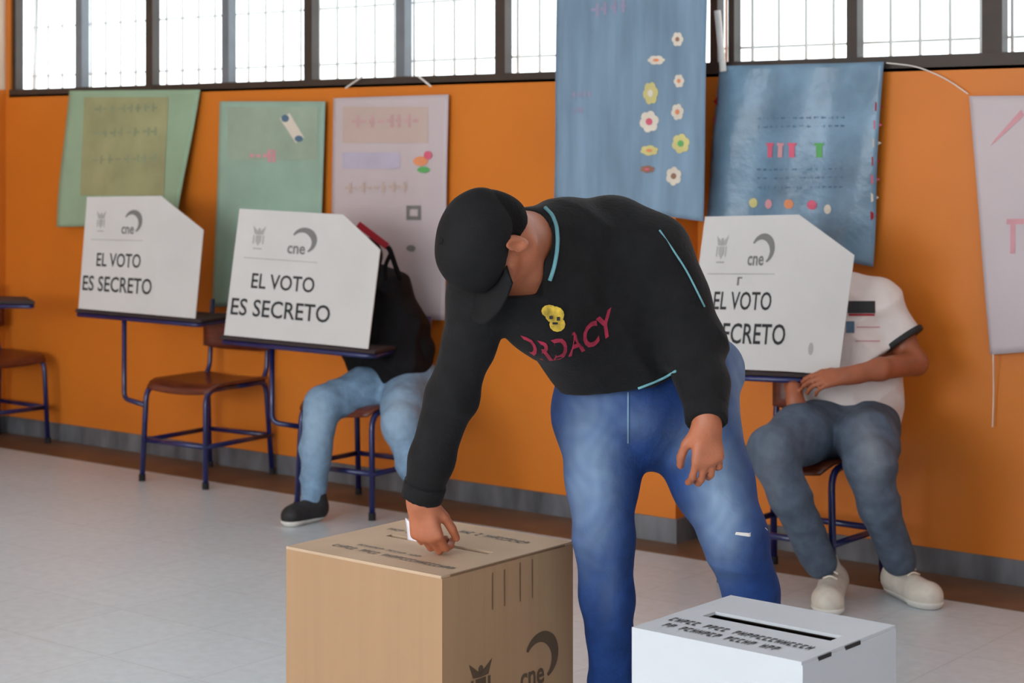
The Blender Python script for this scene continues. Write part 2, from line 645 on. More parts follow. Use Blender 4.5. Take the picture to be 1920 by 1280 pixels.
def hand(f, wrist, d, back, thumb, curl=(0.35, 0.45, 0.35), L=0.185, spread=0.06, tcurl=0.3, topen=0.6):
    """five separate fingers; d towards the fingers, back = out of the back of the hand, thumb = towards the thumb side"""
    d, back = unit(d), np.array(back, float)
    back = unit(back - d * (back @ d))
    th = np.array(thumb, float)
    th = unit(th - d * (th @ d) - back * (th @ back))
    wrist = np.array(wrist, float)
    s = L / 0.185
    k = 0.012 * s
    f.cone(wrist - d * 0.03, wrist + d * 0.02, 0.026 * s, 0.026 * s, 0.02)
    fl = [(0.026, 0.094, (0.042, 0.026, 0.020)), (0.008, 0.098, (0.046, 0.030, 0.021)), (-0.010, 0.093, (0.042, 0.027, 0.020)), (-0.027, 0.084, (0.033, 0.021, 0.018))]
    for i, (off, kn, seg) in enumerate(fl):
        kp = wrist + (d * kn + th * off * 1.05) * s
        f.cone(wrist + (d * 0.015 + th * off * 0.55) * s, kp, 0.0165 * s, 0.0125 * s, 0.012)
        p, dd, ang = kp, unit(d + th * (spread * (1.5 - i))), 0.0
        r = (0.0098 if i < 3 else 0.0086) * s
        for j in range(3):
            c = curl[j] * (1 + 0.12 * i)
            ang += c
            q = p + (unit(d + th * spread * (1.5 - i)) * math.cos(ang) - back * math.sin(ang)) * seg[j] * s
            f.cone(p, q, r, r * 0.93, 0.003)
            p, r = q, r * 0.93
    tb = wrist + (d * 0.025 + th * 0.022 - back * 0.006) * s
    t1 = tb + unit(d * 0.75 + th * topen - back * 0.35) * 0.040 * s
    t2 = t1 + unit(d * 0.9 + th * (topen - tcurl) - back * 0.4) * 0.034 * s
    t3 = t2 + unit(d * 0.95 + th * (topen - 2 * tcurl) - back * 0.45) * 0.027 * s
    f.cone(tb, t1, 0.0165 * s, 0.0125 * s, 0.012)
    f.cone(t1, t2, 0.0115 * s, 0.0108 * s, 0.004)
    f.cone(t2, t3, 0.0108 * s, 0.0095 * s, 0.003)


class Head:
    def __init__(h, c, up, fwd, s=1.0):
        h.c = np.array(c, float)
        h.u = unit(up)
        fw = np.array(fwd, float)
        h.f = unit(fw - h.u * (fw @ h.u))
        h.l = np.cross(h.u, h.f)
        h.s = s
        h.ax = (h.l, h.f, h.u)

    def p(h, l, f, u):
        return h.c + (h.l * l + h.f * f + h.u * u) * h.s

    def add(h, F_):
        s = h.s
        F_.ell(h.p(0, -0.010, 0.030), np.array((0.076, 0.096, 0.084)) * s, h.ax, 0.01)
        F_.ell(h.p(0, 0.020, -0.040), np.array((0.060, 0.070, 0.078)) * s, h.ax, 0.03)
        F_.cone(h.p(-0.012, 0.066, -0.104), h.p(0.012, 0.066, -0.104), 0.020 * s, 0.020 * s, 0.03)
        for q in (-1, 1):
            F_.cone(h.p(q * 0.050, -0.002, -0.062), h.p(q * 0.020, 0.058, -0.100), 0.017 * s, 0.017 * s, 0.02)
            F_.cone(h.p(q * 0.044, 0.066, -0.020), h.p(q * 0.058, 0.030, -0.012), 0.014 * s, 0.014 * s, 0.02)
            F_.cone(h.p(q * 0.014, 0.086, 0.018), h.p(q * 0.044, 0.074, 0.020), 0.010 * s, 0.009 * s, 0.012)
        F_.cone(h.p(0, 0.090, 0.004), h.p(0, 0.109, -0.034), 0.009 * s, 0.012 * s, 0.01)
        for q in (-1, 1):
            F_.cone(h.p(q * 0.008, 0.098, -0.038), h.p(q * 0.014, 0.094, -0.038), 0.008 * s, 0.008 * s, 0.006)
            F_.sub(h.p(q * 0.031, 0.100, -0.002), np.array((0.019, 0.020, 0.013)) * s, h.ax, 0.012)
            F_.ell(h.p(q * 0.031, 0.074, -0.002), np.array((0.014, 0.013, 0.013)) * s, h.ax, 0.003)
        F_.cone(h.p(-0.020, 0.082, -0.062), h.p(0.020, 0.082, -0.062), 0.0075 * s, 0.0075 * s, 0.005)
        F_.cone(h.p(0, 0.087, -0.062), h.p(0, 0.087, -0.062), 0.009 * s, 0.009 * s, 0.006)
        F_.cone(h.p(-0.016, 0.082, -0.074), h.p(0.016, 0.082, -0.074), 0.0085 * s, 0.0085 * s, 0.004)
        for q in (-1, 1):
            lx = unit(h.l * q * 0.85 - h.f * 0.5)
            ax = (lx, unit(h.f - lx * (h.f @ lx)), h.u)
            F_.ell(h.p(q * 0.080, -0.012, -0.008), np.array((0.009, 0.019, 0.032)) * s, ax, 0.006)
            F_.sub(h.p(q * 0.088, -0.008, -0.004), np.array((0.006, 0.010, 0.018)) * s, ax, 0.004)


def bb(pts, pad):
    a = np.array([p for p in pts], float)
    return a.min(0) - pad, a.max(0) + pad


def shoe(parent, heel, toe, ankle, upper, solem, k=1.0, laces=None):
    """camera-frame points on the floor"""
    heel, toe, ankle = np.array(heel, float), np.array(toe, float), np.array(ankle, float)
    d = unit(toe - heel)
    up = np.array([0, 0, 1.0])
    z0 = min(heel[2], toe[2])
    f = F(*bb([heel, toe, ankle], 0.08), 0.005)
    h0, t0 = heel + d * 0.035 + up * 0.045, toe - d * 0.045 + up * 0.038
    f.cone(h0, t0, 0.038 * k, 0.040 * k, 0.02)
    f.cone(t0 - np.cross(d, up) * 0.012, t0 + np.cross(d, up) * 0.010 - d * 0.03, 0.038 * k, 0.038 * k, 0.02)
    f.cone(h0 + up * 0.02, heel + (toe - heel) * 0.62 + up * 0.045, 0.040, 0.034, 0.03)
    f.cone(h0 + up * 0.01, ankle, 0.040, 0.043, 0.02)
    n = np.cross(np.cross(d, up), d)
    n = n if n[2] > 0 else -n
    f.cut((heel + toe) / 2 + n * 0.018, -n)
    f.cut(ankle, unit(ankle - h0), 0.07)
    o = f.build('shoe', upper, parent)
    if laces is not None:
        sd = unit(np.cross(d, up))
        for q in range(4):
            cpt = heel + (toe - heel) * (0.46 + 0.085 * q) + up * (0.097 - 0.010 * q) * k
            MB().tube([W(cpt - sd * 0.024 - up * 0.008), W(cpt + up * 0.003), W(cpt + sd * 0.024 - up * 0.008)], 0.0032, round_=0.02).build('lace', laces, o, smooth=True)
    g = F(*bb([heel, toe], 0.08), 0.005)
    g.cone(h0, t0, 0.043 * k, 0.045 * k, 0.02)
    g.cone(t0 - np.cross(d, up) * 0.012, t0 + np.cross(d, up) * 0.010 - d * 0.03, 0.043 * k, 0.042 * k, 0.02)
    g.cut((heel + toe) / 2 + n * 0.024, n)
    g.cut((heel + toe) / 2, -n)
    g.build('sole', solem, o)
    return o


# ------------------------------------------------------------------ printed marks
def text_mesh(s, size=1.0, bold=0.0, spacing=1.0, width=1.0):
    cu = bpy.data.curves.new('t', 'FONT')
    cu.body = s
    cu.size = size
    cu.offset = bold
    cu.space_character = spacing
    cu.resolution_u = 3
    o = bpy.data.objects.new('t', cu)
    COL.objects.link(o)
    dg = bpy.context.evaluated_depsgraph_get()
    me = bpy.data.meshes.new_from_object(o.evaluated_get(dg))
    v = np.array([tuple(p.co)[:2] for p in me.vertices])
    f = [tuple(p.vertices) for p in me.polygons]
    bpy.data.objects.remove(o)
    bpy.data.curves.remove(cu)
    bpy.data.meshes.remove(me)
    v[:, 0] -= v[:, 0].min()
    v[:, 1] -= v[:, 1].min()
    return v, f


def fit(v, x0, y0, x1, y1):
    v = v.copy()
    v[:, 0] = x0 + v[:, 0] / v[:, 0].max() * (x1 - x0)
    v[:, 1] = y0 + v[:, 1] / v[:, 1].max() * (y1 - y0)
    return v


def rect2(x0, y0, x1, y1):
    return np.array([(x0, y0), (x1, y0), (x1, y1), (x0, y1)]), [(0, 1, 2, 3)]


def arc2(cx, cy, r0, r1, a0, a1, n=18, taper=0.0):
    v, f = [], []
    for i in range(n + 1):
        t = i / n
        a = math.radians(a0 + (a1 - a0) * t)
        w_ = (r1 - r0) * (1 - taper * abs(2 * t - 1) ** 1.5)
        rm = (r0 + r1) / 2
        v += [(cx + (rm - w_ / 2) * math.cos(a), cy + (rm - w_ / 2) * math.sin(a)), (cx + (rm + w_ / 2) * math.cos(a), cy + (rm + w_ / 2) * math.sin(a))]
    for i in range(n):
        f.append((2 * i, 2 * i + 1, 2 * i + 3, 2 * i + 2))
    return np.array(v), f


def disc2(cx, cy, rx, ry, n=16):
    return np.array([(cx + rx * math.cos(2 * math.pi * i / n), cy + ry * math.sin(2 * math.pi * i / n)) for i in range(n)]), [tuple(range(n))]


def join2(parts):
    v, f = [], []
    for a, b in parts:
        k = sum(len(x) for x in v)
        v.append(a)
        f += [tuple(i + k for i in q) for q in b]
    return np.concatenate(v), f


class Quad:
    """maps (u right, v up) in 0..1 onto a world quad BL, BR, TR, TL; normal towards the viewer"""

    def __init__(s, bl, br, tr, tl):
        s.q = [np.array(p, float) for p in (bl, br, tr, tl)]
        s.n = unit(np.cross(s.q[1] - s.q[0], s.q[3] - s.q[0]))

    def m(s, uv, off=0.0012):
        u, v = uv[:, :1], uv[:, 1:2]
        p = (1 - u) * (1 - v) * s.q[0] + u * (1 - v) * s.q[1] + u * v * s.q[2] + (1 - u) * v * s.q[3]
        return p + s.n * off

    def put(s, name, parts, m, parent, off=0.0012):
        v, f = join2(parts)
        return mk(name, s.m(v, off), f, m, parent)


def cne_logo(x0, y0, x1, y1):
    """swoosh ring open at the left with three small letters at its foot"""
    w_, h_ = x1 - x0, y1 - y0
    a, fa = arc2(0.52, 0.50, 0.27, 0.49, -60, 150, 22, taper=0.75)
    a = np.stack([x0 + a[:, 0] * w_, y0 + a[:, 1] * h_], 1)
    t, ft = text_mesh('cne', 1, bold=0.02)
    t = fit(t, x0 + 0.02 * w_, y0 + 0.06 * h_, x0 + 0.62 * w_, y0 + 0.34 * h_)
    return [(a, fa), (t, ft)]


def crest(x0, y0, x1, y1):
    """small coat of arms: shield, spread wings, base"""
    w_, h_ = x1 - x0, y1 - y0
    sh = (np.array([(0.30, 0.62), (0.70, 0.62), (0.70, 0.40), (0.5, 0.22), (0.30, 0.40)]), [(4, 3, 2, 1, 0)])
    wg = (np.array([(0.5, 0.72), (0.95, 0.98), (0.80, 0.66), (0.5, 0.64), (0.20, 0.66), (0.05, 0.98)]), [(5, 4, 3, 0), (0, 3, 2, 1)])
    parts = [sh, wg, disc2(0.5, 0.80, 0.10, 0.10, 10), rect2(0.20, 0.10, 0.80, 0.15), rect2(0.12, 0.30, 0.22, 0.62), rect2(0.78, 0.30, 0.88, 0.62)]
    return [(np.stack([x0 + a[:, 0] * w_, y0 + a[:, 1] * h_], 1), b) for a, b in parts]


# ================================================================== THE SETTING
def struct(o):
    o['kind'] = 'structure'
    return o


T = 0.2
SILL = 1.80
struct(MB().box(RX0 - T, RX1 + T, RY0 - T, RY1 + T + 0.1, -0.1, 0).build('floor', M['floor'], origin=(0, 0, 0)))
struct(MB().box(RX0 - T, RX1 + T, RY0 - T, RY1 + T + 0.1, RZ, RZ + 0.15).build('ceiling', M['ceil'], origin=(0, 0, RZ)))
# back wall under the windows, and above them
WTOP = 3.0
wb = MB().box(RX0 - T, RX1 + T, RY1, RY1 + T, 0, SILL).box(RX0 - T, RX1 + T, RY1, RY1 + T, WTOP, RZ)
wb.box(RX0 - T, onY(17, 100, RY1)[0], RY1, RY1 + 0.035, SILL, WTOP)
xr_end = 0.4
wb.box(xr_end, RX1 + T, RY1, RY1 + T, SILL, WTOP)
struct(wb.build('wall_back', M['wall'], origin=(0, RY1, 0)))
wl = MB().box(RX0 - T, RX0, RY0, RY1, 0, 1.83)
o = struct(wl.build('wall_left', M['wall'], origin=(RX0, 0, 0)))
MB().box(RX0 - T, RX0, RY0, RY1, 1.83, RZ).build('upper_wall', M['beige'], o)  # upper part of the left wall, set in beige
struct(MB().box(RX1, RX1 + T, RY0, RY1, 0, RZ).build('wall_right', M['pale'], origin=(RX1, 0, 0)))
# wall behind the photographer with its window opening
FX0, FX1, FZ0, FZ1 = -6.4, 0.8, 0.95, 2.95
wf = MB().box(RX0, RX1, RY0 - T, RY0, 0, FZ0).box(RX0, RX1, RY0 - T, RY0, FZ1, RZ)
wf.box(RX0, FX0, RY0 - T, RY0, FZ0, FZ1).box(FX1, RX1, RY0 - T, RY0, FZ0, FZ1)
struct(wf.build('wall_front', M['pale'], origin=(0, RY0, 0)))

# pilaster between the two window rows
PX0, PX1, PY = -4.30, -3.945, 5.985
struct(MB().box(PX0, PX1, PY, RY1, 0, RZ).build('trim_1', M['wall'], origin=(PX1, PY, 0)))
# baseboard
bbd = MB().box(RX0, PX0, RY1 - 0.012, RY1, 0, 0.09).box(PX1, RX1, RY1 - 0.012, RY1, 0, 0.09)
bbd.box(PX0 - 0.012, PX1 + 0.012, PY - 0.012, PY, 0, 0.095).box(PX1, PX1 + 0.012, PY, RY1, 0, 0.095)
struct(bbd.build('baseboard_back', M['base'], origin=(-3, RY1, 0)))
struct(MB().box(RX0, RX0 + 0.012, RY0, RY1 - 0.012, 0, 0.09).build('baseboard_left', M['base'], origin=(RX0, 0, 0)))
struct(MB().box(RX0 + 0.012, RX1, RY1 - 0.34, RY1 - 0.012, 0, 0.0025).build('trim_2', M['border'], origin=(-3, RY1 - 0.2, 0)))


# windows
def post(px, w_px, Y, m, parent, name='window_post', dep=0.05, z0=SILL, z1=WTOP):
    x0, x1 = onY(px - w_px / 2, 80, Y)[0], onY(px + w_px / 2, 80, Y)[0]
    return MB().box(x0, x1, Y, Y + dep, z0, z1).build(name, m, parent)


def window(name, xa, xb, posts, sill_h):
    root = empty(name, (xa, RY1 + 0.02, SILL))
    root['kind'] = 'structure'
    Yf = RY1 + 0.02
    MB().box(xa, xb, Yf - 0.02, Yf + 0.06, SILL - 0.012, SILL + sill_h).build('window_sill', M['frame'], root)
    MB().box(xa, xb, Yf, Yf + 0.06, WTOP - 0.05, WTOP).build('window_head', M['frame'], root)
    for px, wp, key in posts:
        post(px, wp, Yf, M[key], root, 'window_post' if key == 'frame' else 'window_mullion')
    gl = MB().box(xa, xb, Yf + 0.028, Yf + 0.032, SILL, WTOP)
    gl.build('window_pane', M['glass'], root)
    g = MB()
    x = xa + 0.05
    while x < xb:
        g.box(x, x + 0.011, Yf + 0.10, Yf + 0.108, SILL, WTOP)
        x += 0.118
    for z in (SILL + 0.10, SILL + 0.36, SILL + 0.62, SILL + 0.88):
        g.box(xa, xb, Yf + 0.109, Yf + 0.115, z, z + 0.009)
    g.build('window_grille', M['grille'], root)
    return root


xL = onY(17, 80, RY1)[0]
w1 = window('window_1', xL, PX0, [(25, 9, 'frame'), (147, 12, 'frameg'), (279, 13, 'frame'), (422, 13, 'frameg'), (577, 15, 'frame'), (750, 17, 'frameg'), (937, 19, 'frame')], 0.03)
# slanting drainpipe outside behind the first pane
MB().tube([onY(69, -40, 6.6), onY(64, 200, 6.6)], 0.012).build('drain_pipe', M['frameg'], w1)
w2 = window('window_2', PX1, xr_end, [(1338, 14, 'frame'), (1371, 11, 'frame'), (1597, 20, 'frame'), (1860, 38, 'frame')], 0.045)
# window behind the photographer (its frame only; daylight enters here)
w3 = empty('window_3', (FX0, RY0 - 0.1, FZ0))
w3['kind'] = 'structure'
fr = MB()
for k in range(7):
    x = FX0 + (FX1 - FX0) * k / 6
    fr.box(x - 0.02, x + 0.02, RY0 - 0.12, RY0 - 0.08, FZ0, FZ1)
fr.box(FX0, FX1, RY0 - 0.12, RY0 - 0.08, FZ0, FZ0 + 0.04).box(FX0, FX1, RY0 - 0.12, RY0 - 0.08, FZ1 - 0.04, FZ1)
fr.build('window_frame', M['frame'], w3)


# ================================================================== POSTERS
def sheet(name, corners, Y, m, label, cat='poster', wave=0.012, wf_=(5, 9), seed=1, group=None, n=(26, 34), fall=0.0):
    """corners px TL,TR,BR,BL on the plane Y; gently waved sheet with real thickness"""
    tl, tr, br, bl = [onY(a, b, Y) for a, b in corners]
    rs = np.random.RandomState(seed)
    V, Fc = [], []
    ph = rs.rand(6) * 6
    for j in range(n[1] + 1):
        v = j / n[1]
        for i in range(n[0] + 1):
            u = i / n[0]
            p = (1 - u) * (1 - v) * tl + u * (1 - v) * tr + u * v * br + (1 - u) * v * bl
            a = wave * (0.3 + 0.7 * v)
            dy = a * (math.sin(wf_[0] * u * 2 + ph[0] + 1.2 * v) + 0.6 * math.sin(wf_[1] * u + 3 * v + ph[1]) + 0.5 * math.sin(7 * v + ph[2])) + a * 1.9 + fall * v
            V.append(p + np.array([0, -dy, 0]))
    for j in range(n[1]):
        for i in range(n[0]):
            a = j * (n[0] + 1) + i
            Fc.append((a, a + n[0] + 1, a + n[0] + 2, a + 1))
    o = mk(name, V, Fc, m, smooth=True)
    solid(o, 0.0025)
    tag(o, label, cat, group)
    o['_s'] = 1
    del o['_s']
    V = np.array(V)
    bvh = BVHTree.FromPolygons([Vector(p) for p in V], Fc)

    def drape(nm, parts, mm, off=0.003):
        """parts drawn in photograph pixels, laid on the sheet"""
        v, f = join2(parts)
        W_ = []
        for a, b in v:
            q = onY(a, b, Y)
            h = bvh.ray_cast(Vector((q[0], q[1] - 0.5, q[2])), Vector((0, 1, 0)))
            y = h[0].y if h[0] is not None else Y
            W_.append((q[0], y - off, q[2]))
        f = [tuple(reversed(q)) for q in f]
        return mk(nm, W_, f, mm, o)

    return o, drape


def dense(x0, y0, x1, y1, nx=10, ny=10):
    v = [(x0 + (x1 - x0) * i / nx, y0 + (y1 - y0) * j / ny) for j in range(ny + 1) for i in range(nx + 1)]
    f = [(j * (nx + 1) + i, j * (nx + 1) + i + 1, (j + 1) * (nx + 1) + i + 1, (j + 1) * (nx + 1) + i) for j in range(ny) for i in range(nx)]
    return np.array(v), f


def scrib(x0, y0, x1, y1, n, rs, th=2.2):
    """a row of short hand-drawn strokes, read as writing too small to make out"""
    out = []
    for k in range(n):
        a = x0 + (x1 - x0) * (k + 0.15) / n
        b = x0 + (x1 - x0) * (k + 0.8) / n
        y = y0 + (y1 - y0) * (k + 0.5) / n
        out.append(rect2(a, y - th / 2 + rs.uniform(-1, 1), b, y + th / 2 + rs.uniform(-1, 1)))
        if rs.rand() < 0.7:
            c = rs.uniform(a, b)
            out.append(rect2(c, y - th * 2, c + th, y + th * 2))
    return out


rs = np.random.RandomState(5)
o, dr = sheet('paper_poster', [(132, 170), (377, 168), (343, 420), (117, 425)], 6.12, M['green1'], 'sage green paper poster with an olive drawing, above the leftmost voting booth', wave=0.008, seed=2, group=None, fall=0.03)
dr('drawing', [dense(160, 182, 318, 366)], M['olive'])
for yy in (205, 250, 300):
    dr('lettering', scrib(178, yy, 302, yy - 4, 8, rs, 4), M['fgreen'], 0.004)
o, dr = sheet('paper_poster', [(413, 190), (612, 190), (606, 425), (401, 576)][:2] + [(603, 560), (401, 576)], 6.12, M['green2'], 'mint green paper poster behind the second voting booth', wave=0.006, seed=3)
dr('drawing', [dense(428, 200, 598, 300)], M['greywash'])
dr('lettering', scrib(470, 292, 520, 292, 4, rs, 6), M['pinkf'], 0.004)
dr('sticker', [(np.array([(527, 222), (545, 212), (572, 258), (556, 268)]), [(0, 1, 2, 3)])], M['cream'], 0.004)
dr('sticker', [disc2(537, 222, 7, 7)], M['inkblue'], 0.005)
dr('sticker', [disc2(562, 260, 8, 6)], M['inkblue'], 0.005)
o, dr = sheet('paper_poster', [(626, 184), (842, 177), (836, 600), (622, 590)], 6.12, M['pinkp'], 'pale pinkish paper poster with small pictures, left of the man in the cap', wave=0.006, seed=4)
dr('drawing', [dense(645, 200, 805, 268)], M['pinkw'])
dr('lettering', [dense(645, 286, 752, 316)], M['pinkl'])
dr('lettering', scrib(648, 352, 770, 350, 9, rs, 5), M['pinkw'], 0.004)
dr('lettering', scrib(660, 228, 790, 226, 8, rs, 6), M['fpink'], 0.0045)
dr('sticker', [disc2(792, 302, 14, 9)], M['orangef'], 0.004)
dr('sticker', [disc2(806, 291, 8, 8)], M['pink'], 0.005)
dr('sticker', [disc2(798, 318, 12, 6)], M['greenf'], 0.005)
dr('sticker', [rect2(765, 385, 792, 392), rect2(765, 385, 771, 412), rect2(787, 385, 793, 412), rect2(765, 405, 792, 412)], M['inkg'], 0.004)
dr('sticker', [disc2(774, 465, 9, 6)], M['inkg'], 0.004)
# white cord ties over the frame
for a, b in (((648, 165), (680, 143)), ((783, 142), (808, 162))):
    mm = MB().tube([onY(*a, 6.10), onY(*b, 6.09)], 0.004).build('string', M['string'])
    tag(mm, 'short white string tying the pinkish poster to the window frame, on its %s' % ('left' if a[0] < 700 else 'right'), 'string', 'strings over the pinkish poster')

o, dr = sheet('cloth_banner', [(1047, -150), (1330, -150), (1322, 415), (1042, 372)], 5.95, M['blue1'], 'tall faded blue banner with a column of paper flowers, hanging between the two windows', 'banner', wave=0.008, seed=6, n=(30, 50))
dr('lettering', scrib(1110, 20, 1180, 10, 4, rs, 6), M['fblue'])
dr('lettering', scrib(1075, 178, 1115, 176, 4, rs, 3), M['fblue'])
dr('lettering', scrib(1080, 208, 1100, 206, 3, rs, 3), M['fblue'])
for k, (a, b, rx, ry, c1, c2) in enumerate([(1275, 74, 11, 14, 'cream', 'brownf'), (1235, 113, 17, 9, 'cream', 'orangef'), (1278, 152, 10, 13, 'cream', 'orangef'), (1224, 175, 15, 22, 'mustard', 'cream'), (1275, 210, 12, 16, 'cream', 'orangef'), (1221, 228, 19, 21, 'cream', 'pink'), (1281, 269, 17, 19, 'mustard', 'greenf'), (1221, 282, 18, 10, 'mustard', 'orangef'), (1217, 317, 15, 7, 'brownf', 'pink'), (1268, 330, 15, 18, 'cream', 'brownf')]):
    pt = []
    for q in range(6):
        an = q * math.pi / 3 + k
        pt.append(disc2(a + rx * 0.55 * math.cos(an), b + ry * 0.55 * math.sin(an), rx * 0.45, ry * 0.45, 10))
    dr('paper_flower', pt + [disc2(a, b, rx * 0.6, ry * 0.6, 12)], M[c1], 0.004)
    dr('flower_centre', [disc2(a, b, rx * 0.35, ry * 0.32, 10)], M[c2], 0.0055)
o, dr = sheet('plastic_banner', [(1350, 124), (1660, 116), (1640, 500), (1333, 420)], 6.11, M['blue2'], 'crinkled blue banner edged with red and pink tabs, behind the rightmost voting booth', 'banner', wave=0.016, wf_=(8, 15), seed=8, n=(40, 40))
for yy in (222, 238, 318, 334, 352):
    dr('lettering', scrib(1420, yy, 1590, yy - 2, 14, rs, 1.3), M['inkblue'])
for k, (x, c) in enumerate([(1449, 'pink'), (1472, 'pinkf'), (1495, 'pink'), (1540, 'greenf')]):
    dr('paper_letter', [rect2(x - 5, 268, x + 5, 295), rect2(x - 8, 268, x + 8, 273)], M[c], 0.005)
for k, (x, y, c) in enumerate([(1415, 380, 'mustard'), (1448, 382, 'pinkf'), (1488, 382, 'orangef'), (1525, 384, 'pink'), (1555, 392, 'cream')]):
    dr('paper_letter', [disc2(x, y, 8, 9)], M[c], 0.005)
for side, xs in ((0, 1343), (1, 1648)):
    for k in range(7):
        y = 190 + 34 * k + side * 10
        x = (1348 - 0.045 * (y - 124)) if side == 0 else (1657 - 0.05 * (y - 116))
        dr('edge_tab', [(np.array([(x - 5, y - 9), (x + 5, y), (x - 5, y + 9)]) if side == 1 else np.array([(x + 5, y - 9), (x + 5, y + 9), (x - 6, y)]), [(0, 1, 2)])], M[('red', 'pink', 'cream')[k % 3]], 0.005)
s_ = MB().tube([onY(1345, 20, 6.08), onY(1352, 90, 6.08), onY(1356, 134, 6.08)], 0.013, round_=0.1).build('curtain_cord', M['string'])
tag(s_, 'thick white cord hanging in the gap between the two blue banners', 'cord')
s_ = MB().tube([onY(1662, 118, 6.09), onY(1720, 124, 6.12), onY(1775, 148, 6.12), onY(1815, 176, 6.12)], 0.0022, round_=0.15).build('string', M['string'])
tag(s_, 'long thin string running from the crinkled blue banner to the right poster', 'string')
o, dr = sheet('paper_poster', [(1818, 180), (2060, 178), (2060, 650), (1860, 664)], 6.12, M['pinkp'], 'pale lilac pink paper poster cut by the right edge of the photo', wave=0.006, seed=9)
dr('lettering', [(np.array([(1858, 275), (1866, 262), (1916, 205), (1922, 216)]), [(0, 1, 2, 3)]), rect2(1890, 410, 1925, 420), rect2(1897, 420, 1906, 475)], M['pinkf'])
s_ = MB().tube([onY(1862, 664, 6.10), onY(1863, 740, 6.12), onY(1861, 800, 6.12)], 0.002).build('string', M['string'])
tag(s_, 'thin string dangling below the lilac pink poster at the right', 'string')


# ================================================================== SCHOOL CHAIRS
def chair(loc, rot, label, tab, leg_w=0.20, leg_d=0.23, post_px=None):
    """faces -y; tab = four world corners (front-left, front-right, back-right, back-left) of the writing board"""
    lx, ly = loc
    ca, sa = math.cos(rot), math.sin(rot)

    def L(x, y, z):
        return np.array([lx + x * ca - y * sa, ly + x * sa + y * ca, z])

    root = empty('school_chair', (lx, ly, 0))
    tag(root, label, 'chair', 'blue tube school chairs along the orange wall')
    r = 0.0125
    H = 0.435
    for sx in (-1, 1):
        fx, bx = sx * leg_w, sx * leg_w
        lg = MB().tube([L(fx * 1.02, -leg_d, 0.012), L(fx * 0.95, -leg_d + 0.015, H), L(fx * 0.95, 0.0, H)], r, round_=0.07).build('leg', M['navy'], root, smooth=True)
        MB().tube([L(fx * 1.02, -leg_d, 0.0), L(fx * 1.02, -leg_d, 0.03)], r + 0.003).build('foot_cap', M['rubber'], lg)
        lg = MB().tube([L(bx * 1.02, leg_d, 0.012), L(bx * 0.95, leg_d - 0.03, H), L(bx * 0.95, -0.02, H)], r, round_=0.05).build('leg', M['navy'], root, smooth=True)
        MB().tube([L(bx * 1.02, leg_d, 0.0), L(bx * 1.02, leg_d, 0.03)], r + 0.003).build('foot_cap', M['rubber'], lg)
        MB().tube([L(bx * 0.93, leg_d - 0.05, H), L(bx * 0.93, leg_d - 0.02, H + 0.05), L(bx * 0.93, leg_d + 0.0, 0.80)], r * 0.9, round_=0.04).build('back_post', M['navy'], root, smooth=True)
    st = MB()
    zs = 0.185
    st.tube([L(-leg_w, -leg_d + 0.01, zs), L(leg_w, -leg_d + 0.01, zs)], r * 0.9)
    st.tube([L(-leg_w, leg_d - 0.01, zs), L(leg_w, leg_d - 0.01, zs)], r * 0.9)
    st.tube([L(-leg_w, -leg_d, zs), L(-leg_w, leg_d, zs)], r * 0.9)
    st.tube([L(leg_w, -leg_d, zs), L(leg_w, leg_d, zs)], r * 0.9)
    st.build('stretcher', M['navy'], root, smooth=True)
    # moulded wooden seat, front edge rolled down
    V, Fc = [], []
    nx, ny = 12, 12
    for t in (0, 1):
        for j in range(ny + 1):
            v = -1 + 2 * j / ny
            for i in range(nx + 1):
                u = -1 + 2 * i / nx
                cr = 1 - 0.10 * abs(v) ** 6
                y = v * 0.205
                z = H + 0.012 + 0.014 - 0.012 * (1 - u * u) + (-0.03 * ((-v - 0.6) / 0.4) ** 2 if v < -0.6 else 0) - t * 0.013
                V.append(L(u * 0.205 * cr, y, z))
    N = (nx + 1) * (ny + 1)
    for j in range(ny):
        for i in range(nx):
            a = j * (nx + 1) + i
            Fc.append((a, a + 1, a + nx + 2, a + nx + 1))
            Fc.append((N + a, N + a + nx + 1, N + a + nx + 2, N + a + 1))
    for i in range(nx):
        a = i
        Fc.append((a, N + a, N + a + 1, a + 1))
        a = ny * (nx + 1) + i
        Fc.append((a, a + 1, N + a + 1, N + a))
    for j in range(ny):
        a = j * (nx + 1)
        Fc.append((a, a + nx + 1, N + a + nx + 1, N + a))
        a = j * (nx + 1) + nx
        Fc.append((a, N + a, N + a + nx + 1, a + nx + 1))
    mk('seat', V, Fc, M['wood'], root, smooth=True)
    # curved backrest
    V, Fc = [], []
    for t in (0, 1):
        for j in range(5):
            z = 0.57 + 0.17 * j / 4
            for i in range(nx + 1):
                u = -1 + 2 * i / nx
                V.append(L(u * 0.205, leg_d - 0.012 + 0.02 * (1 - u * u) - 0.012 * t - 0.01, z - 0.012 * abs(u) ** 4 * (1 if j == 4 else (-1 if j == 0 else 0))))
    N = 5 * (nx + 1)
    for j in range(4):
        for i in range(nx):
            a = j * (nx + 1) + i
            Fc.append((a, a + nx + 1, a + nx + 2, a + 1))
            Fc.append((N + a, N + a + 1, N + a + nx + 2, N + a + nx + 1))
    for i in range(nx):
        Fc.append((i, i + 1, N + i + 1, N + i))
        a = 4 * (nx + 1) + i
        Fc.append((a, N + a, N + a + 1, a + 1))
    for j in range(4):
        a = j * (nx + 1)
        Fc.append((a, N + a, N + a + nx + 1, a + nx + 1))
        a += nx
        Fc.append((a, a + nx + 1, N + a + nx + 1, N + a))
    mk('backrest', V, Fc, M['wood'], root, smooth=True)
    # writing board with its metal rim and support
    q = [np.array(p, float) for p in tab]
    bo = MB().slab([q[0], q[1], q[2], q[3]], 0.016).build('writing_board', M['board'], root)
    bevel(bo, 0.004)
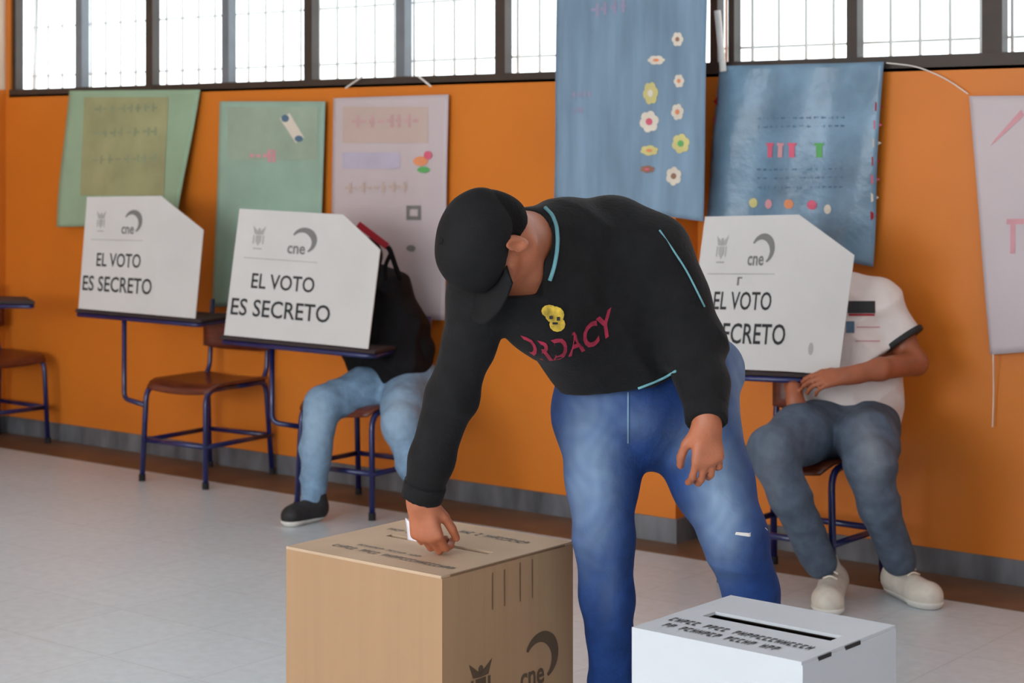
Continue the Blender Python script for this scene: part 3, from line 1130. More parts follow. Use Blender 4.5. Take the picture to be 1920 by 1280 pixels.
    c0 = sum(q) / 4
    rim = [c0 + (p - c0) * 0.96 - np.array([0, 0, 0.026]) for p in q]
    MB().tube(rim + [rim[0]], 0.010, round_=0.04).build('board_rim', M['navy'], bo, smooth=True)
    A = L(-leg_w * 0.98, -leg_d + 0.01, 0.345)
    if post_px:
        top = P(post_px[0], post_px[1], post_px[2])
        top[2] = rim[0][2] - 0.0
    else:
        top = A + np.array([-0.09, -0.05, 0])
        top[2] = rim[0][2]
    low = np.array([top[0], top[1], 0.37])
    MB().tube([A, low - np.array([0, 0, 0.01]), top], r * 0.9, round_=0.035).build('board_support', M['navy'], root, smooth=True)
    MB().tube([rim[0] * 0.5 + rim[3] * 0.5, L(-leg_w * 0.93, leg_d, 0.69)], r * 0.85).build('arm_tube', M['navy'], root, smooth=True)
    return root


def board(bl, br, depth=0.30, drop=0.004, fwd=-0.002, ext=(0.02, 0.03)):
    """writing board under a booth whose foot runs from bl to br (px, py, z)"""
    a, b = P(*bl), P(*br)
    d = b - a
    d2 = unit(d)
    back = unit(np.array([-d[1], d[0], 0]))
    a, b = a - d2 * ext[0], b + d2 * ext[1]
    dn = np.array([0, 0, -drop])
    return [a - back * fwd + dn, b - back * fwd + dn, b + back * depth + dn, a + back * depth + dn]


BOOTHS = [
    dict(tl=(163, 369, 8.70), tr=(300, 367, 8.52), bl=(147, 578, 8.70), br=(288, 590, 8.52), ot=(386, 431, 8.47), ob=(366, 597, 8.45)),
    dict(tl=(449, 391, 7.80), tr=(641, 402, 7.62), bl=(420, 628, 7.80), br=(624, 647, 7.62), ot=(718, 468, 7.57), ob=(690, 654, 7.55)),
    dict(tl=(1322, 406, 6.46), tr=(1497, 402, 6.36), bl=(1286, 688, 6.46), br=(1476, 696, 6.36), ot=(1604, 478, 6.32), ob=(1572, 703, 6.30)),
]
chair((-6.43, 5.86), math.radians(5), 'blue tube school chair standing empty beside the leftmost voting booth', board(BOOTHS[0]['bl'], BOOTHS[0]['ob']), 0.19, 0.225, post_px=(233, 600, 8.62))
chair((-5.38, 5.79), math.radians(3), 'blue tube school chair under the seated voter in black', board(BOOTHS[1]['bl'], BOOTHS[1]['ob']), 0.20, 0.20, post_px=(510, 640, 7.86))
chair((-3.25, 5.73), math.radians(0), 'blue tube school chair under the seated voter in the white shirt', board(BOOTHS[2]['bl'], (1515, 698, 6.34), ext=(0.02, 0.0)), 0.215, 0.18, post_px=(1322, 690, 6.5))
q0 = [P(-60, 566, 9.0), P(66, 563, 8.95), P(50, 556, 9.25), P(-70, 558, 9.3)]
for q in q0:
    q[2] = 0.782
chair((-8.06, 5.86), math.radians(88), 'dark school chair with an empty writing board, cut by the left edge', q0, 0.185, 0.22)


# ================================================================== VOTING BOOTHS
def booth(d, label, texts=True):
    root = empty('voting_booth', tuple((P(*d['bl']) + P(*d['br'])) / 2))
    tag(root, label, 'voting booth', 'white cardboard voting booths on the chair boards')
    bl, br, tr, tl, ot, ob = [P(*d[k]) for k in ('bl', 'br', 'tr', 'tl', 'ot', 'ob')]
    n0 = unit(np.cross(br - bl, tl - bl))
    tr = tr - n0 * ((tr - bl) @ n0)
    n1 = unit(np.cross(ob - br, tr - br))
    ot = ot - n1 * ((ot - br) @ n1)
    q = Quad(bl, br, tr, tl)
    pn = MB().slab([bl, br, tr, tl], 0.005).build('front_panel', M['panel'], root)
    qn = Quad(br, ob, ot, tr)
    MB().slab([br, ob, ot, tr], 0.005).build('side_panel', M['panel'], root)
    # the far side folds straight back towards the voter, hidden from the front
    back = unit(np.cross(np.array([0, 0, 1.0]), br - bl))
    e = unit(br - bl)
    fb = bl + back * 0.30 + e * 0.05
    ft = tl + back * 0.30 + e * 0.05 - np.array([0, 0, 0.09])
    MB().slab([bl, tl, ft, fb], 0.005).build('side_panel', M['panel'], root)
    q.put('emblem', crest(0.15, 0.67, 0.29, 0.88), M['inkl'], pn)
    q.put('emblem', cne_logo(0.50, 0.66, 0.78, 0.89), M['inkg'], pn)
    q.put('printed_line', [rect2(0.10, 0.617, 0.80, 0.623)], M['inkl'], pn)
    t, f = text_mesh('EL VOTO', 1, bold=0.012)
    q.put('lettering', [(fit(t, 0.20, 0.385, 0.79, 0.505), f)], M['inkk'], pn)
    t, f = text_mesh('ES SECRETO', 1, bold=0.012)
    q.put('lettering', [(fit(t, 0.035, 0.165, 0.955, 0.300), f)], M['inkk'], pn)
    if texts:
        qn.put('emblem', [disc2(0.42, 0.17, 0.05, 0.045)], M['inkl'], root)
        q.put('handle_slit', [rect2(0.42, 0.545, 0.44, 0.60), rect2(0.42, 0.59, 0.47, 0.60)], M['inkg'], pn)
    return root


booth(BOOTHS[0], 'leftmost white cardboard voting booth, standing by the empty chair', False)
booth(BOOTHS[1], 'white cardboard voting booth hiding the head of the voter in black', False)
booth(BOOTHS[2], 'white cardboard voting booth in front of the voter in the white shirt')


# ================================================================== BALLOT BOXES
def ballot_box(corner, H, wx, wy, m, mtop, label, rotz, slot, slotv, side_marks, textm, name='ballot_box'):
    """corner = near top corner (world xy); extends wx to -x and wy to +y"""
    cx, cy = corner
    ca, sa = math.cos(rotz), math.sin(rotz)

    def L(u, v, z):
        x, y = -u * wx, v * wy
        return np.array([cx + x * ca - y * sa, cy + x * sa + y * ca, z])

    mid = L(0.5, 0.5, 0)
    root = empty(name, tuple(mid))
    tag(root, label, 'ballot box')
    t = 0.006
    b = MB()
    tu, tv = t / wx, t / wy

    def wall(u0, u1, v0, v1, z0, z1, bm):
        v = [L(u, v, z) for z in (z0, z1) for v in (v0, v1) for u in (u0, u1)]
        bm.add(v, [(0, 1, 3, 2), (4, 6, 7, 5), (0, 4, 5, 1), (2, 3, 7, 6), (0, 2, 6, 4), (1, 5, 7, 3)])
    wall(0, 1, 0, tv, 0, H - t, b)
    wall(0, 1, 1 - tv, 1, 0, H - t, b)
    wall(0, tu, tv, 1 - tv, 0, H - t, b)
    wall(1 - tu, 1, tv, 1 - tv, 0, H - t, b)
    wall(tu, 1 - tu, tv, 1 - tv, 0, t, b)
    bo = b.build('carton', m, root)
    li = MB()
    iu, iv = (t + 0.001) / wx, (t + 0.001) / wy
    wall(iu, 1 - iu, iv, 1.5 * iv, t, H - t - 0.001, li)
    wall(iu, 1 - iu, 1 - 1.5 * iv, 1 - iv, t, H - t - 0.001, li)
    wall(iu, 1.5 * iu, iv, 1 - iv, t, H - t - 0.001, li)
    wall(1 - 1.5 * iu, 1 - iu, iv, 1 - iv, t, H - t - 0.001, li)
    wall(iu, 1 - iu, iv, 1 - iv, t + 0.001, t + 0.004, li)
    li.build('shade_lining', M['boxshade'], bo)  # added dark sheets: the shade seen through the slot is painted in
    # lid with its slot left open
    l = MB()
    u0, u1 = slot
    v0, v1 = slotv
    g = 0.006
    wall(g, 1, 0, v0, H - t, H, l)
    wall(g, 1, v1, 1, H - t, H, l)
    wall(g, u0, v0, v1, H - t, H, l)
    wall(u1, 1, v0, v1, H - t, H, l)
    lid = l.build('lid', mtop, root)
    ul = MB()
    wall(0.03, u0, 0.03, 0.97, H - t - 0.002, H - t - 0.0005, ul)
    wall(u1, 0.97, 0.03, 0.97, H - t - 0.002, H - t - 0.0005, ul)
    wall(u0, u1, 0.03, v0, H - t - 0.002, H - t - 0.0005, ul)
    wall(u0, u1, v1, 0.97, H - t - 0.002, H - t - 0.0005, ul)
    ul.build('shade_lining', M['boxshade'], lid)  # added dark sheet under the lid, painted shade around the slot
    # tuck tab in the right edge
    for va, vb in (((0.06, 0.93),) if m == M['card'] else ((0.16, 0.29), (0.44, 0.60))):
        tb = MB()
        wall(-0.002, 0.004, va, vb, H - 0.009 if m == M['cardw'] else H - 0.006, H - 0.002, tb)
        tb.build('lid_seam', M['crease'] if m == M['card'] else M['inkk'], lid)
    top = Quad(L(1, 0, H), L(0, 0, H), L(0, 1, H), L(1, 1, H))
    side = Quad(L(0, 0, 0), L(0, 1, 0), L(0, 1, H), L(0, 0, H))
    rr = np.random.RandomState(11)
    return root, bo, lid, top, side, rr, L


def print_rows(q, nm, rows, m, parent, rr):
    """rows of small printed capitals too small to read in the photograph"""
    for (ua, va, ub, vb, hgt, n) in rows:
        parts = []
        for k in range(n):
            if rr.rand() < 0.1:
                continue
            f0, f1 = (k + 0.1) / n, (k + 0.78) / n
            a, b_ = ua + (ub - ua) * f0, ua + (ub - ua) * f1
            y = va + (vb - va) * f0
            s = (b_ - a) * 0.3
            parts.append(rect2(a, y, a + s, y + hgt))
            kind = rr.randint(3)
            if kind == 0:
                parts += [rect2(a, y, b_, y + hgt * 0.22), rect2(a, y + hgt * 0.78, b_, y + hgt)]
            elif kind == 1:
                parts += [rect2(b_ - s, y, b_, y + hgt), rect2(a, y + hgt * 0.4, b_, y + hgt * 0.6)]
            else:
                parts += [rect2(a, y + hgt * 0.78, b_, y + hgt), rect2(b_ - s, y + hgt * 0.4, b_, y + hgt), rect2(a, y + hgt * 0.4, b_, y + hgt * 0.56)]
        q.put(nm, parts, m, parent, 0.0015)


BH = 0.60
k = C(829, 1080, FOC * (EYE - BH) / (1080 - HY))
bc = W(k)[:2]
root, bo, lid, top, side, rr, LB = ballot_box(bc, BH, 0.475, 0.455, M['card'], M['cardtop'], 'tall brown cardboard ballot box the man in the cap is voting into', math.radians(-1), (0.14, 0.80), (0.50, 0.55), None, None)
print_rows(top, 'printed_text', [(0.16, 0.15, 0.95, 0.12, 0.045, 26), (0.22, 0.24, 0.66, 0.225, 0.03, 18)], M['inkg'], lid, rr)
print_rows(top, 'printed_text', [(0.42, 0.80, 0.86, 0.79, 0.055, 16), (0.10, 0.62, 0.3, 0.62, 0.035, 8)], M['inkg'], lid, rr)
side.put('flap_crease', [rect2(0.36, 0.83, 0.368, 0.965), rect2(0.45, 0.83, 0.458, 0.965)], M['crease'], bo)
side.put('flap_crease', [rect2(0.57, 0.83, 0.578, 0.975), rect2(0.665, 0.83, 0.673, 0.975)], M['crease'], bo)
side.put('emblem', crest(0.18, 0.49, 0.37, 0.66), M['inkb'], bo)
side.put('emblem', cne_logo(0.57, 0.485, 0.88, 0.70), M['inkb'], bo)
side.put('printed_line', [rect2(0.56, 0.462, 0.80, 0.469)], M['inkb'], bo)

k = C(1505, 1241, FOC * (EYE - BH) / (1241 - HY))
wc = W(k)[:2]
root, bo, lid, top, side, rr, LW = ballot_box(wc, BH, 0.375, 0.335, M['cardw'], M['cardw'], 'white cardboard ballot box with a long empty slot, in the foreground', math.radians(-2), (0.10, 0.86), (0.47, 0.60), None, None)
print_rows(top, 'printed_text', [(0.06, 0.25, 0.92, 0.22, 0.075, 24), (0.10, 0.12, 0.80, 0.09, 0.075, 20)], M['inkk'], lid, rr)

# folded ballot being pushed in by the hand
sl = LB(0.5, 0.525, BH)
pa, pb = P(742, 1002, 4.20), P(878, 1030, 4.16)
q = CW(np.array([sl]))[0]
ba = LB(0.70, 0.525, BH)
bb_ = LB(0.36, 0.525, BH)


def ballot():
    a0, b0 = LB(0.665, 0.525, BH - 0.05), LB(0.345, 0.525, BH - 0.05)
    n = unit(np.cross(b0 - a0, (0, 0, 1)))
    V, Fc = [], []
    N = 16
    for j in range(6):
        z = j / 5
        for i in range(N + 1):
            u = i / N
            p = a0 * (1 - u) + b0 * u + n * 0.004 * math.sin(u * 9)
            htop = 0.05 + 0.026 * (1 - u) ** 2 + 0.024
            p = p + np.array([0, 0, z * (htop)]) + n * (0.034 * z * z * (0.3 + u))
            V.append(p)
    for j in range(5):
        for i in range(N):
            a = j * (N + 1) + i
            Fc.append((a, a + 1, a + N + 2, a + N + 1))
    o = mk('ballot_paper', V, Fc, M['paper'], smooth=True)
    solid(o, 0.002)
    tag(o, 'folded white ballot paper going into the brown box slot', 'paper')


ballot()


# ================================================================== PEOPLE
def on(surface_obj):
    """BVH of an object in world coordinates"""
    og = ORG[surface_obj]
    vs = [Vector(np.array(v.co) + og) for v in surface_obj.data.vertices]
    return BVHTree.FromPolygons(vs, [tuple(p.vertices) for p in surface_obj.data.polygons])


def decal(name, parts, m, surf, off=0.003):
    """marks drawn in photograph pixels, laid on the cloth surface"""
    bvh = on(surf)
    v, f = join2(parts)
    cam_p = Vector((0, 0, EYE))
    out, ok = [], []
    for a, b in v:
        d = Vector(P(a, b, 1.0)) - cam_p
        h = bvh.ray_cast(cam_p, d.normalized())
        ok.append(h[0] is not None)
        out.append(np.array(h[0] - d.normalized() * off) if h[0] is not None else np.zeros(3))
    dist = [np.linalg.norm(p - np.array(cam_p)) for p in out]
    ff = [tuple(reversed(q)) for q in f if all(ok[i] for i in q) and (max(dist[i] for i in q) - min(dist[i] for i in q)) < 0.06]
    used = sorted({i for q in ff for i in q})
    if not used:
        return None
    mp = {u: i for i, u in enumerate(used)}
    return mk(name, [out[i] for i in used], [tuple(mp[i] for i in q) for q in ff], m, surf)


def tri2(parts, step=6):
    return parts


def base_of(px, py, z):
    p = P(px, py, z)
    return (p[0], p[1], 0.0)


# ---------------------------------------------------------------- the man in the cap, bending over the brown box
def standing_man():
    S = lambda x, y, z, r: (C(x, y, z), r)
    root_loc = base_of(1230, 1000, 4.35)
    hd = Head(C(922, 454, 3.93), (-0.82, -0.56, 0.05), (-0.10, 0.10, -0.98))
    neck = [S(985, 452, 4.02, 0.060), S(1040, 450, 4.10, 0.066)]
    torso = [S(1060, 462, 4.13, 0.105), S(1100, 530, 4.20, 0.155), S(1150, 620, 4.28, 0.155), S(1180, 700, 4.33, 0.145)]
    torso2 = [S(1150, 462, 4.18, 0.105), S(1190, 530, 4.22, 0.125), S(1220, 620, 4.30, 0.125), S(1240, 690, 4.37, 0.12)]
    torso3 = [S(975, 532, 4.03, 0.088), S(1030, 575, 4.09, 0.10), S(1090, 640, 4.20, 0.085), S(1105, 680, 4.26, 0.085)]
    sh_l = [S(1150, 455, 4.17, 0.10), S(1215, 480, 4.15, 0.093), S(1262, 560, 4.15, 0.080), S(1300, 645, 4.15, 0.070), S(1320, 720, 4.08, 0.056), S(1325, 792, 4.02, 0.046)]
    sh_r = [S(1000, 500, 4.05, 0.10), S(905, 552, 4.02, 0.078), S(878, 650, 4.06, 0.058), S(845, 740, 4.10, 0.058), S(810, 860, 4.13, 0.054), S(790, 935, 4.15, 0.045)]
    leg_l = [S(1125, 790, 4.33, 0.108), S(1130, 900, 4.28, 0.084), S(1133, 1010, 4.22, 0.069), S(1138, 1120, 4.24, 0.062), S(1150, 1290, 4.29, 0.053), S(1158, 1440, 4.33, 0.052)]
    leg_r = [S(1292, 790, 4.38, 0.120), S(1335, 900, 4.30, 0.096), S(1378, 1005, 4.22, 0.075), S(1408, 1110, 4.26, 0.064), S(1440, 1250, 4.36, 0.056), S(1462, 1390, 4.45, 0.054)]
    pel = [S(1130, 762, 4.34, 0.118), S(1190, 765, 4.35, 0.135), S(1270, 735, 4.40, 0.140), S(1335, 690, 4.45, 0.075)]
    allp = [p for c in (neck, torso, torso2, torso3, sh_l, sh_r, leg_l, leg_r, pel) for p, r in c]
    # ---- skin: one continuous body
    extra = [C(800, 1040, 4.15), C(1325, 900, 4.0), hd.c, leg_l[-1][0] - np.array([0, 0, .1]), leg_r[-1][0] - np.array([0, 0, .1])]
    lo, hi = bb(allp + extra, 0.14)
    f = F(lo, hi, 0.0045)
    for c_ in (torso, torso2, torso3):
        f.chain(c_, 0.03, sc=0.70)
    for c_ in (leg_l, leg_r, pel):
        f.chain(c_, 0.03, sc=0.78)
    f.chain(sh_l, 0.03, sc=0.64)
    f.chain(sh_r, 0.03, sc=0.64)
    f.chain(neck, 0.03)
    f.cone(hd.p(0, -0.02, -0.03), C(985, 452, 4.02), 0.058, 0.058, 0.025)
    hd.add(f)
    wl_, wr_ = sh_l[-1][0], sh_r[-1][0]
    hand(f, wr_ + np.array([-0.004, -0.008, 0.008]), (0.20, -0.05, -1), (-0.35, -0.88, 0.0), (0.9, -0.4, 0.0), curl=(0.62, 0.95, 0.55), L=0.182, tcurl=0.2, topen=0.42, spread=0.02)
    hand(f, wl_ + np.array([0.0, -0.003, 0.004]), (0.02, -0.02, -1), (0.15, -0.95, 0.0), (-0.9, 0.1, 0), curl=(0.42, 0.55, 0.4), L=0.170, spread=0.10)
    person = f.build('person', M['skin'], origin=root_loc)
    tag(person, 'man in black cap, black sweater and blue jeans bending over the brown ballot box', 'person')
    # ---- eyes, mouth
    for s in (-1, 1):
        g = F(hd.p(s * 0.031, 0.078, -0.002) - 0.02, hd.p(s * 0.031, 0.078, -0.002) + 0.02, 0.003)
        g.ell(hd.p(s * 0.031, 0.079, -0.002), (0.012, 0.012, 0.010), hd.ax, 0)
        g.build('eye', M['eye'], person)
    # ---- hair
    g = F(hd.c - 0.16, hd.c + 0.16, 0.005)
    g.ell(hd.p(0, -0.014, 0.030), (0.080, 0.098, 0.088), hd.ax, 0.01)
    g.ell(hd.p(0, -0.055, -0.015), (0.062, 0.045, 0.055), hd.ax, 0.03)
    g.cut(hd.p(0, 0.030, 0.03), hd.f * 0.8 - hd.u * 0.75)
    g.cut(hd.p(0, 0, -0.052), -hd.u)
    g.sub(hd.p(0.085, -0.008, -0.012), (0.02, 0.026, 0.036), hd.ax, 0.004)
    g.sub(hd.p(-0.085, -0.008, -0.012), (0.02, 0.026, 0.036), hd.ax, 0.004)
    g.build('hair', M['hair'], person)
    # ---- cap with peak
    g = F(hd.c - 0.2, hd.c + 0.2, 0.0045)
    g.ell(hd.p(0, -0.006, 0.034), (0.086, 0.107, 0.088), hd.ax, 0)
    g.ell(hd.p(0, 0.016, 0.044), (0.076, 0.088, 0.080), hd.ax, 0.02)
    rimn = -hd.u + hd.f * 0.10
    g.cut(hd.p(0, 0, 0.008), rimn)
    g.folds(0.0012, 60, 3)
    cap = g.build('cap', M['capb'], person)
    V, Fc = [], []
    nn, mm_ = 18, 9
    for t in (0, 1):
        for j in range(mm_ + 1):
            v = j / mm_
            for i in range(nn + 1):
                a = math.radians(-66 + 132 * i / nn)
                reach = 0.080 * (math.cos(a * 1.15) ** 0.6 if math.cos(a * 1.15) > 0 else 0)
                l_ = math.sin(a) * (0.084 + 0.010 * v)
                f_ = math.cos(a) * 0.101 - 0.006 + reach * v
                u_ = 0.014 + 0.006 * v - 1.6 * l_ * l_ * (0.4 + v * 1.3) - 0.10 * reach * v - t * 0.004
                V.append(W(hd.p(l_, f_, u_)))
    N = (nn + 1) * (mm_ + 1)
    for j in range(mm_):
        for i in range(nn):
            a = j * (nn + 1) + i
            Fc.append((a, a + 1, a + nn + 2, a + nn + 1))
            Fc.append((N + a, N + a + nn + 1, N + a + nn + 2, N + a + 1))
    for i in range(nn):
        a = mm_ * (nn + 1) + i
        Fc.append((a, a + 1, N + a + 1, N + a))
        Fc.append((i, N + i, N + i + 1, i + 1))
    mk('cap_peak', V, Fc, M['capb'], cap, smooth=True)
    MB().tube([W(hd.p(0, 0.0, 0.112)), W(hd.p(0, 0.0, 0.129))], 0.008).build('cap_button', M['capb'], cap, smooth=True)
    # ---- sweater
    lo, hi = bb([p for c in (torso, torso2, torso3, sh_l, sh_r) for p, r in c], 0.18)
    g = F(lo, hi, 0.0055)
    for c_ in (torso, torso2, torso3):
        g.chain(c_, 0.05)
    g.chain(sh_l, 0.03, dr=-0.003)
    g.chain(sh_r, 0.02, dr=-0.005)
    g.cone(C(970, 454, 4.03), C(1060, 455, 4.12), 0.073, 0.098, 0.03)
    g.cone(C(975, 500, 4.02), C(1040, 520, 4.08), 0.055, 0.09, 0.03)
    g.folds(0.0025, 30, 12)
    g.creases(0.014, 17, 5, (0.75, 0.2, 0.5), 0.35, [(C(1190, 640, 4.2), 0.16), (C(845, 740, 4.1), 0.10), (C(1300, 650, 4.15), 0.10), (C(1100, 450, 4.1), 0.10)])
    hc = C(1190, 728, 4.2)
    hc = hc + np.array([0, 0.19, 0.0])
    g.cut(hc, (0.12, 0.0, -1.0), (0.30, 0.245, 0.3))
    g.cut(hc + np.array([0.03, 0, 0]), (0.42, 0.0, -0.9), (0.30, 0.245, 0.3))
    g.cut(C(1325, 788, 4.02), sh_l[-1][0] - sh_l[-2][0], 0.075)
    g.cut(C(792, 932, 4.15), sh_r[-1][0] - sh_r[-2][0], 0.075)
    nk = unit(hd.c - C(1060, 460, 4.12))
    g.subcone(C(1012, 466, 4.075), hd.p(0, -0.01, -0.03), 0.058, 0.085)
    g.cut(C(972, 450, 4.02), nk, (0.05, 0.1, 0.11))
    sw = g.build('sweater', M['black'], person)
    # collar band, teal
    bvh = on(sw)

    def trace(pix, off=0.002):
        out = []
        for x, y in pix:
            d = Vector(P(x, y, 1.0)) - Vector((0, 0, EYE))
            h = bvh.ray_cast(Vector((0, 0, EYE)), d.normalized())
            if h[0] is not None:
                out.append(np.array(h[0]) + np.array(h[1]) * off)
        return out

    pts = trace([(985, 383), (1004, 384), (1022, 391), (1035, 404), (1043, 425), (1045, 450), (1043, 476), (1038, 502), (1030, 526)])
    if len(pts) > 2:
        MB().tube(pts, 0.0045, round_=0.01).build('collar', M['teal'], sw, smooth=True)
    pts = trace([(1196, 727), (1220, 718), (1245, 707), (1268, 696)])
    if len(pts) > 2:
        MB().tube(pts, 0.003, round_=0.02).build('hem_piping', M['teal'], sw, smooth=True)
    # cuffs
    for ch, rr_ in ((sh_l, 0.046), (sh_r, 0.046)):
        a, b = ch[-1][0], ch[-2][0]
        d = unit(a - b)
        gg = F(*bb([a, b], 0.08), 0.0045)
        gg.cone(a - d * 0.045, a + d * 0.03, rr_ + 0.003, rr_ - 0.001, 0)
        gg.cut(a - d * 0.040, -d)
        gg.cut(a + d * 0.0, d)
        gg.build('cuff', M['black'], sw)
    # prints on the chest, sleeve highlight drawn as a thin teal line
    decal('printed_badge', [disc2(1040, 590, 18, 16, 14), disc2(1030, 583, 15, 12, 12), disc2(1045, 608, 15, 14, 12)], M['yellow'], sw)
    decal('badge_mark', [rect2(1030, 592, 1036, 598), rect2(1044, 594, 1050, 601), rect2(1036, 604, 1046, 608)], M['inkk'], sw, 0.005)
    t, ft = text_mesh('DRDACY', 1, bold=0.025)
    t = fit(t, 0, 0, 1, 1)
    out = []
    for u, v in t:
        x = 978 + 172 * u
        yb = 662 + 26 * math.sin(u * 2.6) - 52 * max(0, u - 0.25) * 1.35
        hh = 34 + 14 * u
        out.append((x - 0.15 * hh * (v - 0.5), yb - hh * v))
    decal('printed_lettering', [(np.array(out), ft)], M['maroon'], sw)
    pts = []
    bvh = on(sw)
    for x, y in ((1236, 432), (1262, 470), (1285, 505), (1303, 540), (1320, 575)):
        d = Vector(P(x, y, 1.0)) - Vector((0, 0, EYE))
        h = bvh.ray_cast(Vector((0, 0, EYE)), d.normalized())
        if h[0] is not None:
            pts.append(np.array(h[0]) + np.array(h[1]) * 0.002)
    if len(pts) > 2:
        MB().tube(pts, 0.0022, round_=0.02).build('sleeve_highlight', M['teal'], sw, smooth=True)  # teal tube standing in for the blue-grey highlight on the sleeve
    # ---- jeans
    lo, hi = bb([p for c in (pel, leg_l, leg_r) for p, r in c], 0.17)
    g = F(lo, hi, 0.0055)
    g.chain(pel, 0.05)
    g.chain([S(1165, 712, 4.34, 0.128), S(1250, 695, 4.39, 0.130)], 0.05)
    g.chain(leg_l, 0.03, dr=-0.004)
    g.chain(leg_r, 0.03, dr=-0.004)
    g.folds(0.0010, 46, 21, dirs=(0.15, 0.1, 1.0))
    g.creases(0.0075, 26, 8, (0.25, 0.1, 1.0), 0.30, [(C(1200, 800, 4.3), 0.12), (C(1133, 1020, 4.2), 0.11), (C(1385, 1010, 4.2), 0.11), (C(1150, 1260, 4.3), 0.10)])
    g.cut(C(1200, 672, 4.3), (-0.18, 0, 1.0), 0.45)
    fade = [(C(1105, 880, 4.18), (0.06, 0.2, 0.19), 0.75), (C(1350, 930, 4.18), (0.055, 0.2, 0.15), 0.85), (C(1125, 760, 4.2), (0.07, 0.2, 0.07), 0.35), (C(1385, 720, 4.4), (0.05, 0.2, 0.15), 0.6), (C(1300, 840, 4.18), (0.06, 0.2, 0.06), 0.4), (C(1185, 790, 4.2), (0.06, 0.2, 0.05), 0.28), (C(1140, 1060, 4.18), (0.03, 0.2, 0.12), 0.2)]
    je = g.build('jeans', M['denim'], person, fade=fade)
    decal('worn_rip', [(np.array([(1378, 1002), (1405, 1006), (1440, 994), (1436, 989), (1404, 999), (1380, 997)]), [(0, 1, 4, 5), (1, 2, 3, 4)])], M['string'], je)
    decal('fly_seam', [rect2(1176, 735 + 12 * i, 1179, 747 + 12 * i) for i in range(8)], M['denim2'], je)
    # ---- shoes
    for ch, dx in ((leg_l, -0.02), (leg_r, 0.10)):
        an = ch[-1][0]
        heel = np.array([an[0] - dx * 0.3, an[1] + 0.06, 0.0])
        toe = np.array([an[0] + dx * 0.8, an[1] - 0.20, 0.0])
        shoe(person, heel, toe, np.array([an[0], an[1], 0.11]), M['shoek'], M['sole'])
    return person


standing_man()


